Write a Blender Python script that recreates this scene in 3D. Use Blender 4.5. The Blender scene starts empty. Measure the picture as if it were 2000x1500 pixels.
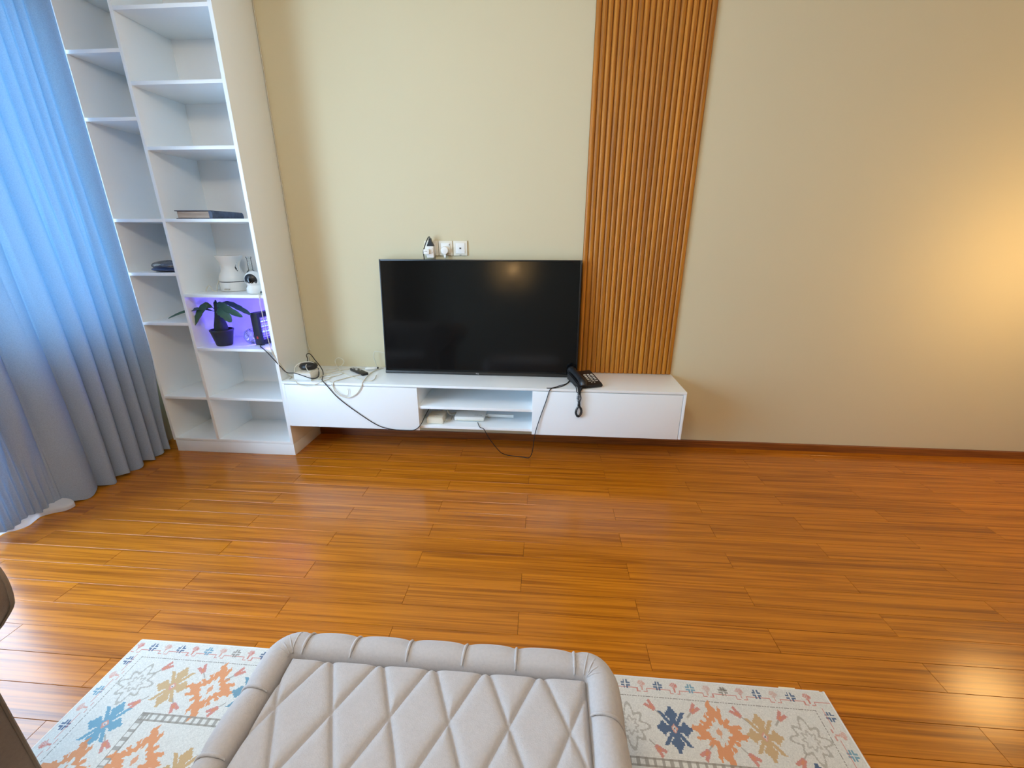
import bpy, bmesh, math, random
import numpy as np
from mathutils import Vector, Matrix
random.seed(7)
sc = bpy.context.scene
COL = sc.collection
PI = math.pi

# ------------------------------------------------------------------ camera
PITCH, YAW, ROLL = 0.3333, 0.0776, 0.0013
cam = bpy.data.cameras.new('camera')
cam.sensor_width = 36.0
cam.lens = 828.83 / 2000 * 36.0
cam.clip_start = 0.05
cam_o = bpy.data.objects.new('camera', cam)
COL.objects.link(cam_o)
fwd = Vector((-math.sin(YAW) * math.cos(PITCH), math.cos(YAW) * math.cos(PITCH), -math.sin(PITCH)))
rgt = Vector((math.cos(YAW), math.sin(YAW), 0))
upv = rgt.cross(fwd)
r2 = rgt * math.cos(ROLL) + upv * math.sin(ROLL)
u2 = upv * math.cos(ROLL) - rgt * math.sin(ROLL)
M = Matrix(((r2.x, u2.x, -fwd.x, 0), (r2.y, u2.y, -fwd.y, -2.6301), (r2.z, u2.z, -fwd.z, 1.32), (0, 0, 0, 1)))
cam_o.matrix_world = M
sc.camera = cam_o

# ------------------------------------------------------------------ view, sky, daylight
sc.view_settings.view_transform = 'Standard'
sc.view_settings.look = 'None'
sc.view_settings.gamma = 1.0
sc.view_settings.use_curve_mapping = False
sc.view_settings.exposure = -0.52
sc.cycles.use_denoising = True
sc.cycles.max_bounces = 8
sc.cycles.diffuse_bounces = 6
sc.cycles.transparent_max_bounces = 12
sc.cycles.sample_clamp_indirect = 6.0
sc.cycles.caustics_reflective = False
sc.cycles.caustics_refractive = False

W = bpy.data.worlds.new('sky')
sc.world = W
W.use_nodes = True
bg = W.node_tree.nodes['Background']
bg.inputs['Color'].default_value = (0.52, 0.74, 1.0, 1)
bg.inputs['Strength'].default_value = 19.0

ROOM = dict(x0=-2.55, x1=3.35, y0=-4.6, y1=0.0, h=2.72)
WIN = dict(y0=-1.02, y1=-0.16, z0=0.80, z1=2.45)
DOOR = dict(y0=-3.6, y1=-1.08, z0=0.0, z1=2.30)


def portal(name, o):
    l = bpy.data.lights.new(name, 'AREA')
    l.shape = 'RECTANGLE'
    l.size = o['z1'] - o['z0']
    l.size_y = o['y1'] - o['y0']
    l.cycles.is_portal = True
    ob = bpy.data.objects.new(name, l)
    ob.location = (ROOM['x0'] - 0.17, (o['y0'] + o['y1']) / 2, (o['z0'] + o['z1']) / 2)
    ob.rotation_euler = (0, -PI / 2, 0)
    COL.objects.link(ob)


portal('window_daylight', WIN)
portal('door_daylight', DOOR)


def lamp_light(name, loc, energy, color, radius):
    l = bpy.data.lights.new(name, 'POINT')
    l.energy = energy
    l.color = color
    l.shadow_soft_size = radius
    ob = bpy.data.objects.new(name, l)
    ob.location = loc
    COL.objects.link(ob)
    return ob


WARM = (1.0, 0.62, 0.26)
sp_l = bpy.data.lights.new('sconce_spot', 'SPOT')
sp_l.energy, sp_l.color, sp_l.spot_size, sp_l.spot_blend, sp_l.shadow_soft_size = 110, WARM, math.radians(125), 0.8, 0.03
sp_o = bpy.data.objects.new('sconce_spot', sp_l)
sp_o.location = (-0.55, -4.235, 1.70)
sp_o.rotation_euler = (-PI / 2, 0, 0)
COL.objects.link(sp_o)
lamp_light('ceiling_fill', (-0.45, -2.55, 2.50), 84, (1.0, 0.84, 0.63), 0.16)  # unseen overhead source added as general warm fill
lamp_light('zapper_glow', (-1.728, -0.170, 0.80), 5.5, (0.14, 0.08, 1.0), 0.03)


# ------------------------------------------------------------------ helpers
class MB:
    def __init__(s):
        s.v = []
        s.f = []

    def add(s, vs, fs):
        b = len(s.v)
        s.v += [tuple(p) for p in vs]
        s.f += [tuple(b + i for i in f) for f in fs]
        return s

    def box(s, x0, x1, y0, y1, z0, z1, bev=0.0):
        if bev <= 0:
            vs = [(x, y, z) for z in (z0, z1) for y in (y0, y1) for x in (x0, x1)]
            return s.add(vs, [(0, 2, 3, 1), (4, 5, 7, 6), (0, 1, 5, 4), (2, 6, 7, 3), (0, 4, 6, 2), (1, 3, 7, 5)])
        bm = bmesh.new()
        bmesh.ops.create_cube(bm, size=1.0)
        for v in bm.verts:
            v.co = Vector(((x0 + x1) / 2 + v.co.x * (x1 - x0), (y0 + y1) / 2 + v.co.y * (y1 - y0), (z0 + z1) / 2 + v.co.z * (z1 - z0)))
        bmesh.ops.bevel(bm, geom=bm.edges[:], offset=bev, segments=2, affect='EDGES', profile=0.6)
        s.bm(bm)
        return s

    def bm(s, bm):
        bm.verts.index_update()
        s.add([v.co[:] for v in bm.verts], [[v.index for v in f.verts] for f in bm.faces])
        bm.free()
        return s

    def tube(s, pts, r, n=8, closed=False, smooth=6, caps=True):
        P = [Vector(p) for p in pts]
        if smooth:
            P = catmull(P, smooth, closed)
        m = len(P)
        rings = []
        t0 = (P[1] - P[0]).normalized()
        a = Vector((0, 0, 1)) if abs(t0.z) < 0.9 else Vector((1, 0, 0))
        nrm = (a - t0 * a.dot(t0)).normalized()
        for i in range(m):
            if closed:
                t = (P[(i + 1) % m] - P[i - 1])
            else:
                t = P[min(i + 1, m - 1)] - P[max(i - 1, 0)]
            if t.length < 1e-9:
                t = t0.copy()
            t.normalize()
            nrm = nrm - t * nrm.dot(t)
            nrm = nrm.normalized() if nrm.length > 1e-6 else t.orthogonal().normalized()
            b = t.cross(nrm)
            rr = r[min(i * len(r) // m, len(r) - 1)] if isinstance(r, (list, tuple)) else r
            rings.append([P[i] + (nrm * math.cos(2 * PI * k / n) + b * math.sin(2 * PI * k / n)) * rr for k in range(n)])
        vs = [p for ring in rings for p in ring]
        fs = []
        for i in range(m if closed else m - 1):
            j = (i + 1) % m
            for k in range(n):
                fs.append((i * n + k, i * n + (k + 1) % n, j * n + (k + 1) % n, j * n + k))
        if not closed and caps:
            fs.append(tuple(range(n - 1, -1, -1)))
            fs.append(tuple((m - 1) * n + k for k in range(n)))
        return s.add(vs, fs)

    def lathe(s, prof, c, n=24, ax='z', sx=1, sy=1):
        vs = []
        for (r, h) in prof:
            for k in range(n):
                a = 2 * PI * k / n
                p = (r * math.cos(a) * sx, r * math.sin(a) * sy, h)
                if ax == 'y':
                    p = (p[0], p[2], p[1])
                elif ax == 'x':
                    p = (p[2], p[0], p[1])
                vs.append((c[0] + p[0], c[1] + p[1], c[2] + p[2]))
        m = len(prof)
        fs = [(i * n + k, i * n + (k + 1) % n, (i + 1) * n + (k + 1) % n, (i + 1) * n + k) for i in range(m - 1) for k in range(n)]
        fs.append(tuple(range(n - 1, -1, -1)))
        fs.append(tuple((m - 1) * n + k for k in range(n)))
        return s.add(vs, fs)

    def prism(s, poly, y0, y1, plane='xz'):
        n = len(poly)
        if plane == 'xz':
            vs = [(a, y0, b) for a, b in poly] + [(a, y1, b) for a, b in poly]
        elif plane == 'xy':
            vs = [(a, b, y0) for a, b in poly] + [(a, b, y1) for a, b in poly]
        else:
            vs = [(y0, a, b) for a, b in poly] + [(y1, a, b) for a, b in poly]
        fs = [(i, (i + 1) % n, n + (i + 1) % n, n + i) for i in range(n)]
        fs += [tuple(range(n - 1, -1, -1)), tuple(range(n, 2 * n))]
        return s.add(vs, fs)

    def grid(s, nu, nv, fn):
        vs = [fn(i / nu, j / nv) for j in range(nv + 1) for i in range(nu + 1)]
        w = nu + 1
        return s.add(vs, [(j * w + i, j * w + i + 1, (j + 1) * w + i + 1, (j + 1) * w + i) for j in range(nv) for i in range(nu)])

    def xf(s, mtx):
        s.v = [tuple(mtx @ Vector(p)) for p in s.v]
        return s


def catmull(P, k, closed=False):
    out = []
    n = len(P)
    for i in range(n if closed else n - 1):
        if closed:
            a, b, c, d = P[i - 1], P[i], P[(i + 1) % n], P[(i + 2) % n]
        else:
            a, b, c, d = P[max(i - 1, 0)], P[i], P[i + 1], P[min(i + 2, n - 1)]
        for j in range(k):
            t = j / k
            out.append(0.5 * ((2 * b) + (c - a) * t + (2 * a - 5 * b + 4 * c - d) * t * t + (3 * b - a - 3 * c + d) * t ** 3))
    if not closed:
        out.append(P[-1].copy())
    return out


def wloc(o):
    p = Vector((0, 0, 0))
    while o is not None:
        p += o.location
        o = o.parent
    return p


def obj(name, mb, m, parent=None, loc=None, smooth=True, ang=35):
    """one mesh object; vertices are given in world space"""
    me = bpy.data.meshes.new(name)
    off = wloc(parent) if parent is not None else Vector(loc or (0, 0, 0))
    me.from_pydata([(p[0] - off.x, p[1] - off.y, p[2] - off.z) for p in mb.v], [], mb.f)
    bm = bmesh.new()
    bm.from_mesh(me)
    bmesh.ops.recalc_face_normals(bm, faces=bm.faces[:])
    if smooth:
        ca = math.radians(ang)
        for e in bm.edges:
            if len(e.link_faces) == 2 and e.calc_face_angle(0) > ca:
                e.smooth = False
        for f in bm.faces:
            f.smooth = True
    bm.to_mesh(me)
    bm.free()
    me.materials.append(m)
    o = bpy.data.objects.new(name, me)
    COL.objects.link(o)
    if parent is not None:
        o.parent = parent
    else:
        o.location = off
    return o


def tag(o, label, cat, group=None):
    o['label'] = label
    o['category'] = cat
    if group:
        o['group'] = group
    return o


def thing(name, label, cat, loc=(0, 0, 0), group=None):
    o = bpy.data.objects.new(name, None)
    o.empty_display_size = 0.05
    COL.objects.link(o)
    o.location = loc
    return tag(o, label, cat, group)


def struct(o):
    o['kind'] = 'structure'
    return o


def text_mesh(txt, size, depth, mtx):
    cu = bpy.data.curves.new('lettering', 'FONT')
    cu.body = txt
    cu.size = size
    cu.extrude = depth
    cu.align_x = 'CENTER'
    cu.align_y = 'CENTER'
    t = bpy.data.objects.new('lettering', cu)
    COL.objects.link(t)
    dg = bpy.context.evaluated_depsgraph_get()
    me = t.evaluated_get(dg).to_mesh()
    mb = MB().add([v.co[:] for v in me.vertices], [tuple(p.vertices) for p in me.polygons])
    t.evaluated_get(dg).to_mesh_clear()
    bpy.data.objects.remove(t)
    bpy.data.curves.remove(cu)
    return mb.xf(mtx)


# ------------------------------------------------------------------ materials
def srgb(r, g, b):
    def f(c):
        c /= 255
        return c / 12.92 if c <= 0.04045 else ((c + 0.055) / 1.055) ** 2.4
    return (f(r), f(g), f(b), 1)


def mat(name, color, rough=0.5, spec=0.5, metal=0.0, bump=0.0, bscale=200.0, var=0.0, vscale=3.0, coat=0.0, sheen=0.0):
    m = bpy.data.materials.new(name)
    m.use_nodes = True
    nt = m.node_tree
    b = nt.nodes['Principled BSDF']
    b.inputs['Base Color'].default_value = color
    b.inputs['Roughness'].default_value = rough
    b.inputs['Specular IOR Level'].default_value = spec
    b.inputs['Metallic'].default_value = metal
    b.inputs['Coat Weight'].default_value = coat
    b.inputs['Sheen Weight'].default_value = sheen
    geo = nt.nodes.new('ShaderNodeNewGeometry')
    if var > 0:
        n = nt.nodes.new('ShaderNodeTexNoise')
        n.inputs['Scale'].default_value = vscale
        n.inputs['Detail'].default_value = 4
        nt.links.new(geo.outputs['Position'], n.inputs['Vector'])
        mx = nt.nodes.new('ShaderNodeMix')
        mx.data_type = 'RGBA'
        mx.inputs[6].default_value = tuple(c * (1 - var) for c in color[:3]) + (1,)
        mx.inputs[7].default_value = tuple(min(1, c * (1 + var)) for c in color[:3]) + (1,)
        nt.links.new(n.outputs['Fac'], mx.inputs[0])
        nt.links.new(mx.outputs[2], b.inputs['Base Color'])
    if bump > 0:
        n = nt.nodes.new('ShaderNodeTexNoise')
        n.inputs['Scale'].default_value = bscale
        n.inputs['Detail'].default_value = 3
        nt.links.new(geo.outputs['Position'], n.inputs['Vector'])
        bp = nt.nodes.new('ShaderNodeBump')
        bp.inputs['Strength'].default_value = bump
        bp.inputs['Distance'].default_value = 0.002
        nt.links.new(n.outputs['Fac'], bp.inputs['Height'])
        nt.links.new(bp.outputs['Normal'], b.inputs['Normal'])
    return m


def wood(name, light, dark, scale, rough, detail_scale=None, lo=0.35, hi=0.68, tint=0.12, spec=0.5, bump=0.05, distort=0.8):
    m = bpy.data.materials.new(name)
    m.use_nodes = True
    nt = m.node_tree
    L = nt.links.new
    b = nt.nodes['Principled BSDF']
    b.inputs['Roughness'].default_value = rough
    b.inputs['Specular IOR Level'].default_value = spec
    geo = nt.nodes.new('ShaderNodeNewGeometry')
    oi = nt.nodes.new('ShaderNodeObjectInfo')
    cb = nt.nodes.new('ShaderNodeCombineXYZ')
    for i, k in enumerate((17.3, 5.1, 3.7)):
        mu = nt.nodes.new('ShaderNodeMath')
        mu.operation = 'MULTIPLY'
        mu.inputs[1].default_value = k
        L(oi.outputs['Random'], mu.inputs[0])
        L(mu.outputs[0], cb.inputs[i])
    ad = nt.nodes.new('ShaderNodeVectorMath')
    ad.operation = 'ADD'
    L(geo.outputs['Position'], ad.inputs[0])
    L(cb.outputs[0], ad.inputs[1])

    def noise(sc3, det, dist):
        mp = nt.nodes.new('ShaderNodeMapping')
        mp.inputs['Scale'].default_value = sc3
        L(ad.outputs[0], mp.inputs['Vector'])
        n = nt.nodes.new('ShaderNodeTexNoise')
        n.inputs['Scale'].default_value = 1.0
        n.inputs['Detail'].default_value = det
        n.inputs['Distortion'].default_value = dist
        L(mp.outputs[0], n.inputs['Vector'])
        return n
    n1 = noise(scale, 5, distort)
    n2 = noise(detail_scale or tuple(c * 4.5 for c in scale), 3, 0.2)
    mm = nt.nodes.new('ShaderNodeMath')
    mm.operation = 'MULTIPLY_ADD'
    mm.inputs[1].default_value = 0.60
    L(n2.outputs['Fac'], mm.inputs[0])
    sub = nt.nodes.new('ShaderNodeMath')
    sub.operation = 'SUBTRACT'
    sub.inputs[1].default_value = 0.30
    L(n1.outputs['Fac'], sub.inputs[0])
    L(sub.outputs[0], mm.inputs[2])
    rp = nt.nodes.new('ShaderNodeValToRGB')
    rp.color_ramp.elements[0].position = lo
    rp.color_ramp.elements[0].color = dark
    rp.color_ramp.elements[1].position = hi
    rp.color_ramp.elements[1].color = light
    L(mm.outputs[0], rp.inputs['Fac'])
    hs = nt.nodes.new('ShaderNodeHueSaturation')
    mr = nt.nodes.new('ShaderNodeMapRange')
    mr.inputs['To Min'].default_value = 1 - tint
    mr.inputs['To Max'].default_value = 1 + tint
    L(oi.outputs['Random'], mr.inputs['Value'])
    L(mr.outputs[0], hs.inputs['Value'])
    L(rp.outputs['Color'], hs.inputs['Color'])
    L(hs.outputs['Color'], b.inputs['Base Color'])
    bp = nt.nodes.new('ShaderNodeBump')
    bp.inputs['Strength'].default_value = bump
    bp.inputs['Distance'].default_value = 0.001
    L(mm.outputs[0], bp.inputs['Height'])
    L(bp.outputs['Normal'], b.inputs['Normal'])
    return m


def glass(name, tint=(1, 1, 1, 1), gloss=0.12, haze=0.0):
    m = bpy.data.materials.new(name)
    m.use_nodes = True
    nt = m.node_tree
    nt.nodes.clear()
    out = nt.nodes.new('ShaderNodeOutputMaterial')
    tr = nt.nodes.new('ShaderNodeBsdfTransparent')
    tr.inputs['Color'].default_value = tint
    gl = nt.nodes.new('ShaderNodeBsdfGlossy')
    gl.inputs['Roughness'].default_value = 0.03
    lw = nt.nodes.new('ShaderNodeLayerWeight')
    lw.inputs['Blend'].default_value = gloss
    mx = nt.nodes.new('ShaderNodeMixShader')
    nt.links.new(lw.outputs['Fresnel'], mx.inputs[0])
    nt.links.new(tr.outputs[0], mx.inputs[1])
    nt.links.new(gl.outputs[0], mx.inputs[2])
    last = mx
    if haze > 0:
        df = nt.nodes.new('ShaderNodeBsdfDiffuse')
        m2 = nt.nodes.new('ShaderNodeMixShader')
        m2.inputs[0].default_value = haze
        nt.links.new(mx.outputs[0], m2.inputs[1])
        nt.links.new(df.outputs[0], m2.inputs[2])
        last = m2
    nt.links.new(last.outputs[0], out.inputs[0])
    return m


def cloth(name, color, trans_color, trans, bscale=900, var=0.06):
    m = bpy.data.materials.new(name)
    m.use_nodes = True
    nt = m.node_tree
    L = nt.links.new
    nt.nodes.clear()
    out = nt.nodes.new('ShaderNodeOutputMaterial')
    df = nt.nodes.new('ShaderNodeBsdfDiffuse')
    tl = nt.nodes.new('ShaderNodeBsdfTranslucent')
    tl.inputs['Color'].default_value = trans_color
    mx = nt.nodes.new('ShaderNodeMixShader')
    mx.inputs[0].default_value = trans
    geo = nt.nodes.new('ShaderNodeNewGeometry')
    n = nt.nodes.new('ShaderNodeTexNoise')
    n.inputs['Scale'].default_value = 260
    n.inputs['Detail'].default_value = 2
    L(geo.outputs['Position'], n.inputs['Vector'])
    cm = nt.nodes.new('ShaderNodeMix')
    cm.data_type = 'RGBA'
    cm.inputs[6].default_value = tuple(c * (1 - 4 * var) for c in color[:3]) + (1,)
    cm.inputs[7].default_value = tuple(c * (1 + 4 * var) for c in color[:3]) + (1,)
    L(n.outputs['Fac'], cm.inputs[0])
    L(cm.outputs[2], df.inputs['Color'])
    bp = nt.nodes.new('ShaderNodeBump')
    bp.inputs['Strength'].default_value = 0.25
    bp.inputs['Distance'].default_value = 0.001
    L(n.outputs['Fac'], bp.inputs['Height'])
    L(bp.outputs['Normal'], df.inputs['Normal'])
    L(df.outputs[0], mx.inputs[1])
    L(tl.outputs[0], mx.inputs[2])
    L(mx.outputs[0], out.inputs[0])
    return m


def emit(name, color, strength):
    m = bpy.data.materials.new(name)
    m.use_nodes = True
    b = m.node_tree.nodes['Principled BSDF']
    b.inputs['Base Color'].default_value = color
    b.inputs['Emission Color'].default_value = color
    b.inputs['Emission Strength'].default_value = strength
    return m


M_wall = mat('wall_paint', (0.62, 0.55, 0.365, 1), 0.75, 0.3, var=0.02, vscale=1.5, bump=0.03, bscale=180)
M_rear = mat('rear_wall_paint', (0.25, 0.24, 0.19, 1), 0.75, 0.3, var=0.03, vscale=1.5)
M_ceil = mat('ceiling_paint', (0.82, 0.80, 0.76, 1), 0.9, 0.2, var=0.01)
M_white = mat('white_lacquer', (0.86, 0.91, 0.93, 1), 0.28, 0.5, var=0.01, vscale=2)
M_whitein = mat('white_melamine', (0.86, 0.885, 0.90, 1), 0.42, 0.45, var=0.015, vscale=4)
M_gap = mat('dark_gap', (0.10, 0.09, 0.08, 1), 0.8)
M_plank = wood('plank_wood', (0.52, 0.168, 0.008, 1), (0.25, 0.070, 0.004, 1), (0.9, 46, 1), 0.22, (3.0, 190, 4), lo=0.27, hi=0.64, tint=0.035, distort=1.2)
M_base = wood('baseboard_wood', (0.33, 0.105, 0.018, 1), (0.17, 0.045, 0.008, 1), (1.5, 30, 60), 0.4)
M_slat = wood('slat_wood', (0.52, 0.195, 0.010, 1), (0.32, 0.108, 0.005, 1), (60, 60, 1.2), 0.45, (300, 300, 6), tint=0.10)
M_slatback = wood('slat_backing', (0.30, 0.11, 0.016, 1), (0.20, 0.065, 0.009, 1), (60, 60, 1.2), 0.6)
M_sub = mat('subfloor', (0.05, 0.02, 0.008, 1), 0.9)
M_tvblack = mat('tv_plastic', (0.008, 0.008, 0.009, 1), 0.28, 0.5)
M_screen = mat('tv_screen', (0.003, 0.0035, 0.004, 1), 0.10, 0.45)
M_bar = mat('tv_bar', (0.05, 0.048, 0.045, 1), 0.35, 0.5, metal=0.6)
M_logo = mat('logo_white', (0.85, 0.85, 0.85, 1), 0.4)
M_plasticw = mat('white_plastic', (0.80, 0.79, 0.74, 1), 0.35, 0.5, var=0.01)
M_plasticc = mat('cream_plastic', (0.74, 0.69, 0.56, 1), 0.35, 0.5, var=0.02)
M_black = mat('black_plastic', (0.010, 0.010, 0.011, 1), 0.38, 0.5)
M_blackmat = mat('black_rubber', (0.012, 0.011, 0.011, 1), 0.6, 0.4)
M_cablew = mat('white_cable', (0.64, 0.61, 0.50, 1), 0.45)
M_key = mat('phone_key', (0.72, 0.72, 0.68, 1), 0.5)
M_dark = mat('dark_print', (0.10, 0.09, 0.085, 1), 0.6)
M_book = mat('book_cover', srgb(58, 50, 58), 0.55, var=0.5, vscale=30)
M_bookart = mat('book_art', srgb(70, 78, 98), 0.5, var=0.75, vscale=42)
M_page = wood('book_pages', srgb(205, 190, 172), srgb(140, 122, 110), (3, 3, 420), 0.8, tint=0.0)
M_pouch = mat('blue_pouch', srgb(38, 52, 92), 0.28, 0.6, var=0.3, vscale=25, bump=0.4, bscale=60)
M_clear = glass('clear_plastic', (0.86, 0.93, 0.97, 1), 0.35, 0.12)
M_clearg = glass('clear_glass', (0.95, 0.97, 0.96, 1), 0.25, 0.05)
M_pane = glass('window_pane', (0.96, 0.98, 0.99, 1), 0.08)
M_pot = mat('pot_plastic', srgb(38, 42, 48), 0.5, 0.4, var=0.15, vscale=60)
M_trunk = mat('trunk_bark', srgb(44, 52, 54), 0.75, 0.3, var=0.35, vscale=60, bump=0.5, bscale=120)
M_leaf = mat('leaf_green', (0.025, 0.085, 0.050, 1), 0.45, 0.5, var=0.35, vscale=35)
M_zap = mat('zapper_plastic', (0.022, 0.022, 0.030, 1), 0.5, 0.4)
M_tube = emit('uv_tube', (0.10, 0.14, 1.0, 1), 9.0)
M_grid = mat('zapper_grid', (0.35, 0.36, 0.5, 1), 0.3, 0.5, metal=0.8)
M_red = mat('red_switch', (0.55, 0.05, 0.03, 1), 0.4)
M_curt = cloth('curtain_cloth', (0.31, 0.37, 0.47, 1), (0.13, 0.44, 0.72, 1), 0.12)
M_sheer = cloth('sheer_cloth', (0.80, 0.80, 0.80, 1), (0.85, 0.9, 1.0, 1), 0.45, var=0.01)
M_velvet = mat('beige_velvet', (0.43, 0.405, 0.40, 1), 0.85, 0.25, var=0.10, vscale=160, bump=0.45, bscale=420, sheen=0.3)
M_sofa = mat('taupe_velvet', (0.20, 0.145, 0.105, 1), 0.85, 0.25, var=0.14, vscale=140, bump=0.4, bscale=420, sheen=0.2)
M_foot = mat('dark_wood_foot', (0.03, 0.015, 0.008, 1), 0.4)
M_alu = mat('white_frame', (0.75, 0.76, 0.78, 1), 0.4)
M_metal = mat('brushed_metal', (0.4, 0.38, 0.35, 1), 0.35, metal=0.9)
M_shade = cloth('lamp_shade', (0.85, 0.75, 0.55, 1), (1.0, 0.82, 0.5, 1), 0.6, var=0.01)
M_tape = mat('cream_tape', (0.80, 0.72, 0.48, 1), 0.6)

# ------------------------------------------------------------------ room shell
X0, X1, Y0, H = ROOM['x0'], ROOM['x1'], ROOM['y0'], ROOM['h']
struct(obj('wall_tv', MB().box(X0 - 0.15, X1 + 0.15, 0.0, 0.15, -0.03, H), M_wall, smooth=False))
struct(obj('wall_right', MB().box(X1, X1 + 0.15, Y0, 0.0, -0.03, H), M_wall, smooth=False))
struct(obj('wall_rear', MB().box(X0 - 0.15, X1 + 0.15, Y0 - 0.15, Y0, -0.03, H), M_rear, smooth=False))
struct(obj('ceiling', MB().box(X0 - 0.15, X1 + 0.15, Y0 - 0.15, 0.15, H, H + 0.12), M_ceil, smooth=False))
wl = MB()
wl.box(X0 - 0.15, X0, WIN['y1'], 0.0, -0.03, H)
wl.box(X0 - 0.15, X0, WIN['y0'], WIN['y1'], -0.03, WIN['z0'])
wl.box(X0 - 0.15, X0, WIN['y0'], WIN['y1'], WIN['z1'], H)
wl.box(X0 - 0.15, X0, DOOR['y1'], WIN['y0'], -0.03, H)
wl.box(X0 - 0.15, X0, DOOR['y0'], DOOR['y1'], DOOR['z1'], H)
wl.box(X0 - 0.15, X0, Y0, DOOR['y0'], -0.03, H)
struct(obj('wall_left', wl, M_wall, smooth=False))


def glazed(name, o, nx):
    fr = MB()
    xa, xb = X0 - 0.11, X0 - 0.06
    t = 0.05
    fr.box(xa, xb, o['y0'], o['y0'] + t, o['z0'], o['z1'])
    fr.box(xa, xb, o['y1'] - t, o['y1'], o['z0'], o['z1'])
    fr.box(xa, xb, o['y0'] + t, o['y1'] - t, o['z0'], o['z0'] + t)
    fr.box(xa, xb, o['y0'] + t, o['y1'] - t, o['z1'] - t, o['z1'])
    f = struct(obj(name, fr, M_alu, smooth=False, loc=(X0 - 0.085, (o['y0'] + o['y1']) / 2, o['z0'])))
    w = (o['y1'] - o['y0'] - 2 * t) / nx
    for i in range(nx):
        ya = o['y0'] + t + i * w
        obj('pane', MB().box(X0 - 0.088, X0 - 0.082, ya, ya + w, o['z0'] + t, o['z1'] - t), M_pane, f, smooth=False)
        if i:
            obj('mullion', MB().box(xa - 0.004, xb + 0.004, ya - 0.025, ya + 0.025, o['z0'] + t, o['z1'] - t), M_alu, f, smooth=False)


glazed('window_1', WIN, 1)
glazed('door_1', DOOR, 2)

# floor: sub floor, one object for each plank that shows, the rest behind the camera as one part
floor = struct(obj('floor', MB().box(X0 - 0.15, X1 + 0.15, Y0 - 0.15, 0.15, -0.04, -0.007), M_sub, smooth=False))
PW, PL, PG = 0.0965, 0.889, 0.0005


def plank_mb(xa, xb, ya, yb):
    b = 0.0006
    xs = (xa + PG, xa + PG + b, xb - PG - b, xb - PG)
    ys = (ya + PG, ya + PG + b, yb - PG - b, yb - PG)
    m = MB()
    vs = [(xs[0], ys[0], -0.007), (xs[3], ys[0], -0.007), (xs[3], ys[3], -0.007), (xs[0], ys[3], -0.007),
          (xs[0], ys[0], -b), (xs[3], ys[0], -b), (xs[3], ys[3], -b), (xs[0], ys[3], -b),
          (xs[1], ys[1], 0), (xs[2], ys[1], 0), (xs[2], ys[2], 0), (xs[1], ys[2], 0)]
    fs = [(3, 2, 1, 0), (8, 9, 10, 11)]
    for k in range(4):
        fs.append((k, (k + 1) % 4, 4 + (k + 1) % 4, 4 + k))
        fs.append((4 + k, 4 + (k + 1) % 4, 8 + (k + 1) % 4, 8 + k))
    return m.add(vs, fs)


full = None
rear = MB()
for n in range(-15, 33):
    yb = min(-1.415 - PW * n, 0.0)
    ya = max(-1.415 - PW * (n + 1), Y0)
    if yb - ya < 0.004:
        continue
    x = (-1.845 if n % 2 == 0 else -1.403) - PL * 2
    while x < X1:
        a, b = max(x, X0), min(x + PL, X1)
        if b - a > 0.01:
            if n > 7:
                mm = plank_mb(a, b, ya, yb)
                rear.add(mm.v, mm.f)
            else:
                whole = (a == x and b == x + PL and abs(yb - ya - PW) < 1e-6)
                if whole and full is not None:
                    o = bpy.data.objects.new('plank', full)
                    COL.objects.link(o)
                    o.parent = floor
                    o.location = ((a + b) / 2, (ya + yb) / 2, 0)
                else:
                    mm = plank_mb(a, b, ya, yb).xf(Matrix.Translation((-(a + b) / 2, -(ya + yb) / 2, 0)))
                    o = obj('plank', mm, M_plank, floor, smooth=False)
                    o.location = ((a + b) / 2, (ya + yb) / 2, 0)
                    if whole:
                        full = o.data
        x += PL
o = obj('plank_field', rear, M_plank, floor, smooth=False)
o['kind'] = 'stuff'


def board(x0, x1):
    pr = [(0.0, 0.0), (-0.012, 0.0), (-0.012, 0.043), (-0.009, 0.048), (0.0, 0.048)]
    return MB().prism(pr, x0, x1, 'yz')


struct(obj('baseboard_tv', board(-1.562, X1), M_base, smooth=False))
bb = MB().prism([(X1, 0.0), (X1 - 0.012, 0.0), (X1 - 0.012, 0.043), (X1 - 0.009, 0.048), (X1, 0.048)], Y0, -0.013, 'xz')
struct(obj('baseboard_right', bb, M_base, smooth=False))

# ------------------------------------------------------------------ bookcase
BX0, BX1, BF = -2.373, -1.5655, -0.331
DL, DR, RL = -2.0755, -2.0575, -1.5855
BT = 2.66
bk = thing('bookcase', 'tall white open bookcase with two uneven bays in the corner by the curtain', 'bookcase', ((BX0 + BX1) / 2, BF / 2, 0))
obj('base_box', MB().box(BX0 + 0.010, BX1 - 0.0005, BF + 0.0015, -0.002, 0.0, 0.0765, 0.0008), M_white, bk)
obj('side_panel', MB().box(BX0, BX0 + 0.018, BF, -0.002, 0.078, BT, 0.0008), M_white, bk)
obj('side_panel', MB().box(RL, BX1, BF, -0.002, 0.078, BT, 0.0008), M_white, bk)
obj('divider', MB().box(DL, DR, BF, -0.006, 0.0945, BT - 0.018, 0.0008), M_white, bk)
obj('back_panel', MB().box(BX0 + 0.018, RL, -0.006, -0.002, 0.0945, BT - 0.018), M_whitein, bk)
obj('bottom_panel', MB().box(BX0 + 0.018, RL, BF, -0.002, 0.078, 0.0945, 0.0008), M_white, bk)
obj('top_panel', MB().box(BX0 + 0.018, RL, BF, -0.002, BT - 0.018, BT, 0.0008), M_white, bk)
for z in (0.381, 0.844, 1.127, 1.411, 1.889, 2.176, 2.46):
    obj('shelf', MB().box(BX0 + 0.018, DL, BF, -0.006, z - 0.0165, z, 0.0008), M_white, bk)
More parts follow.
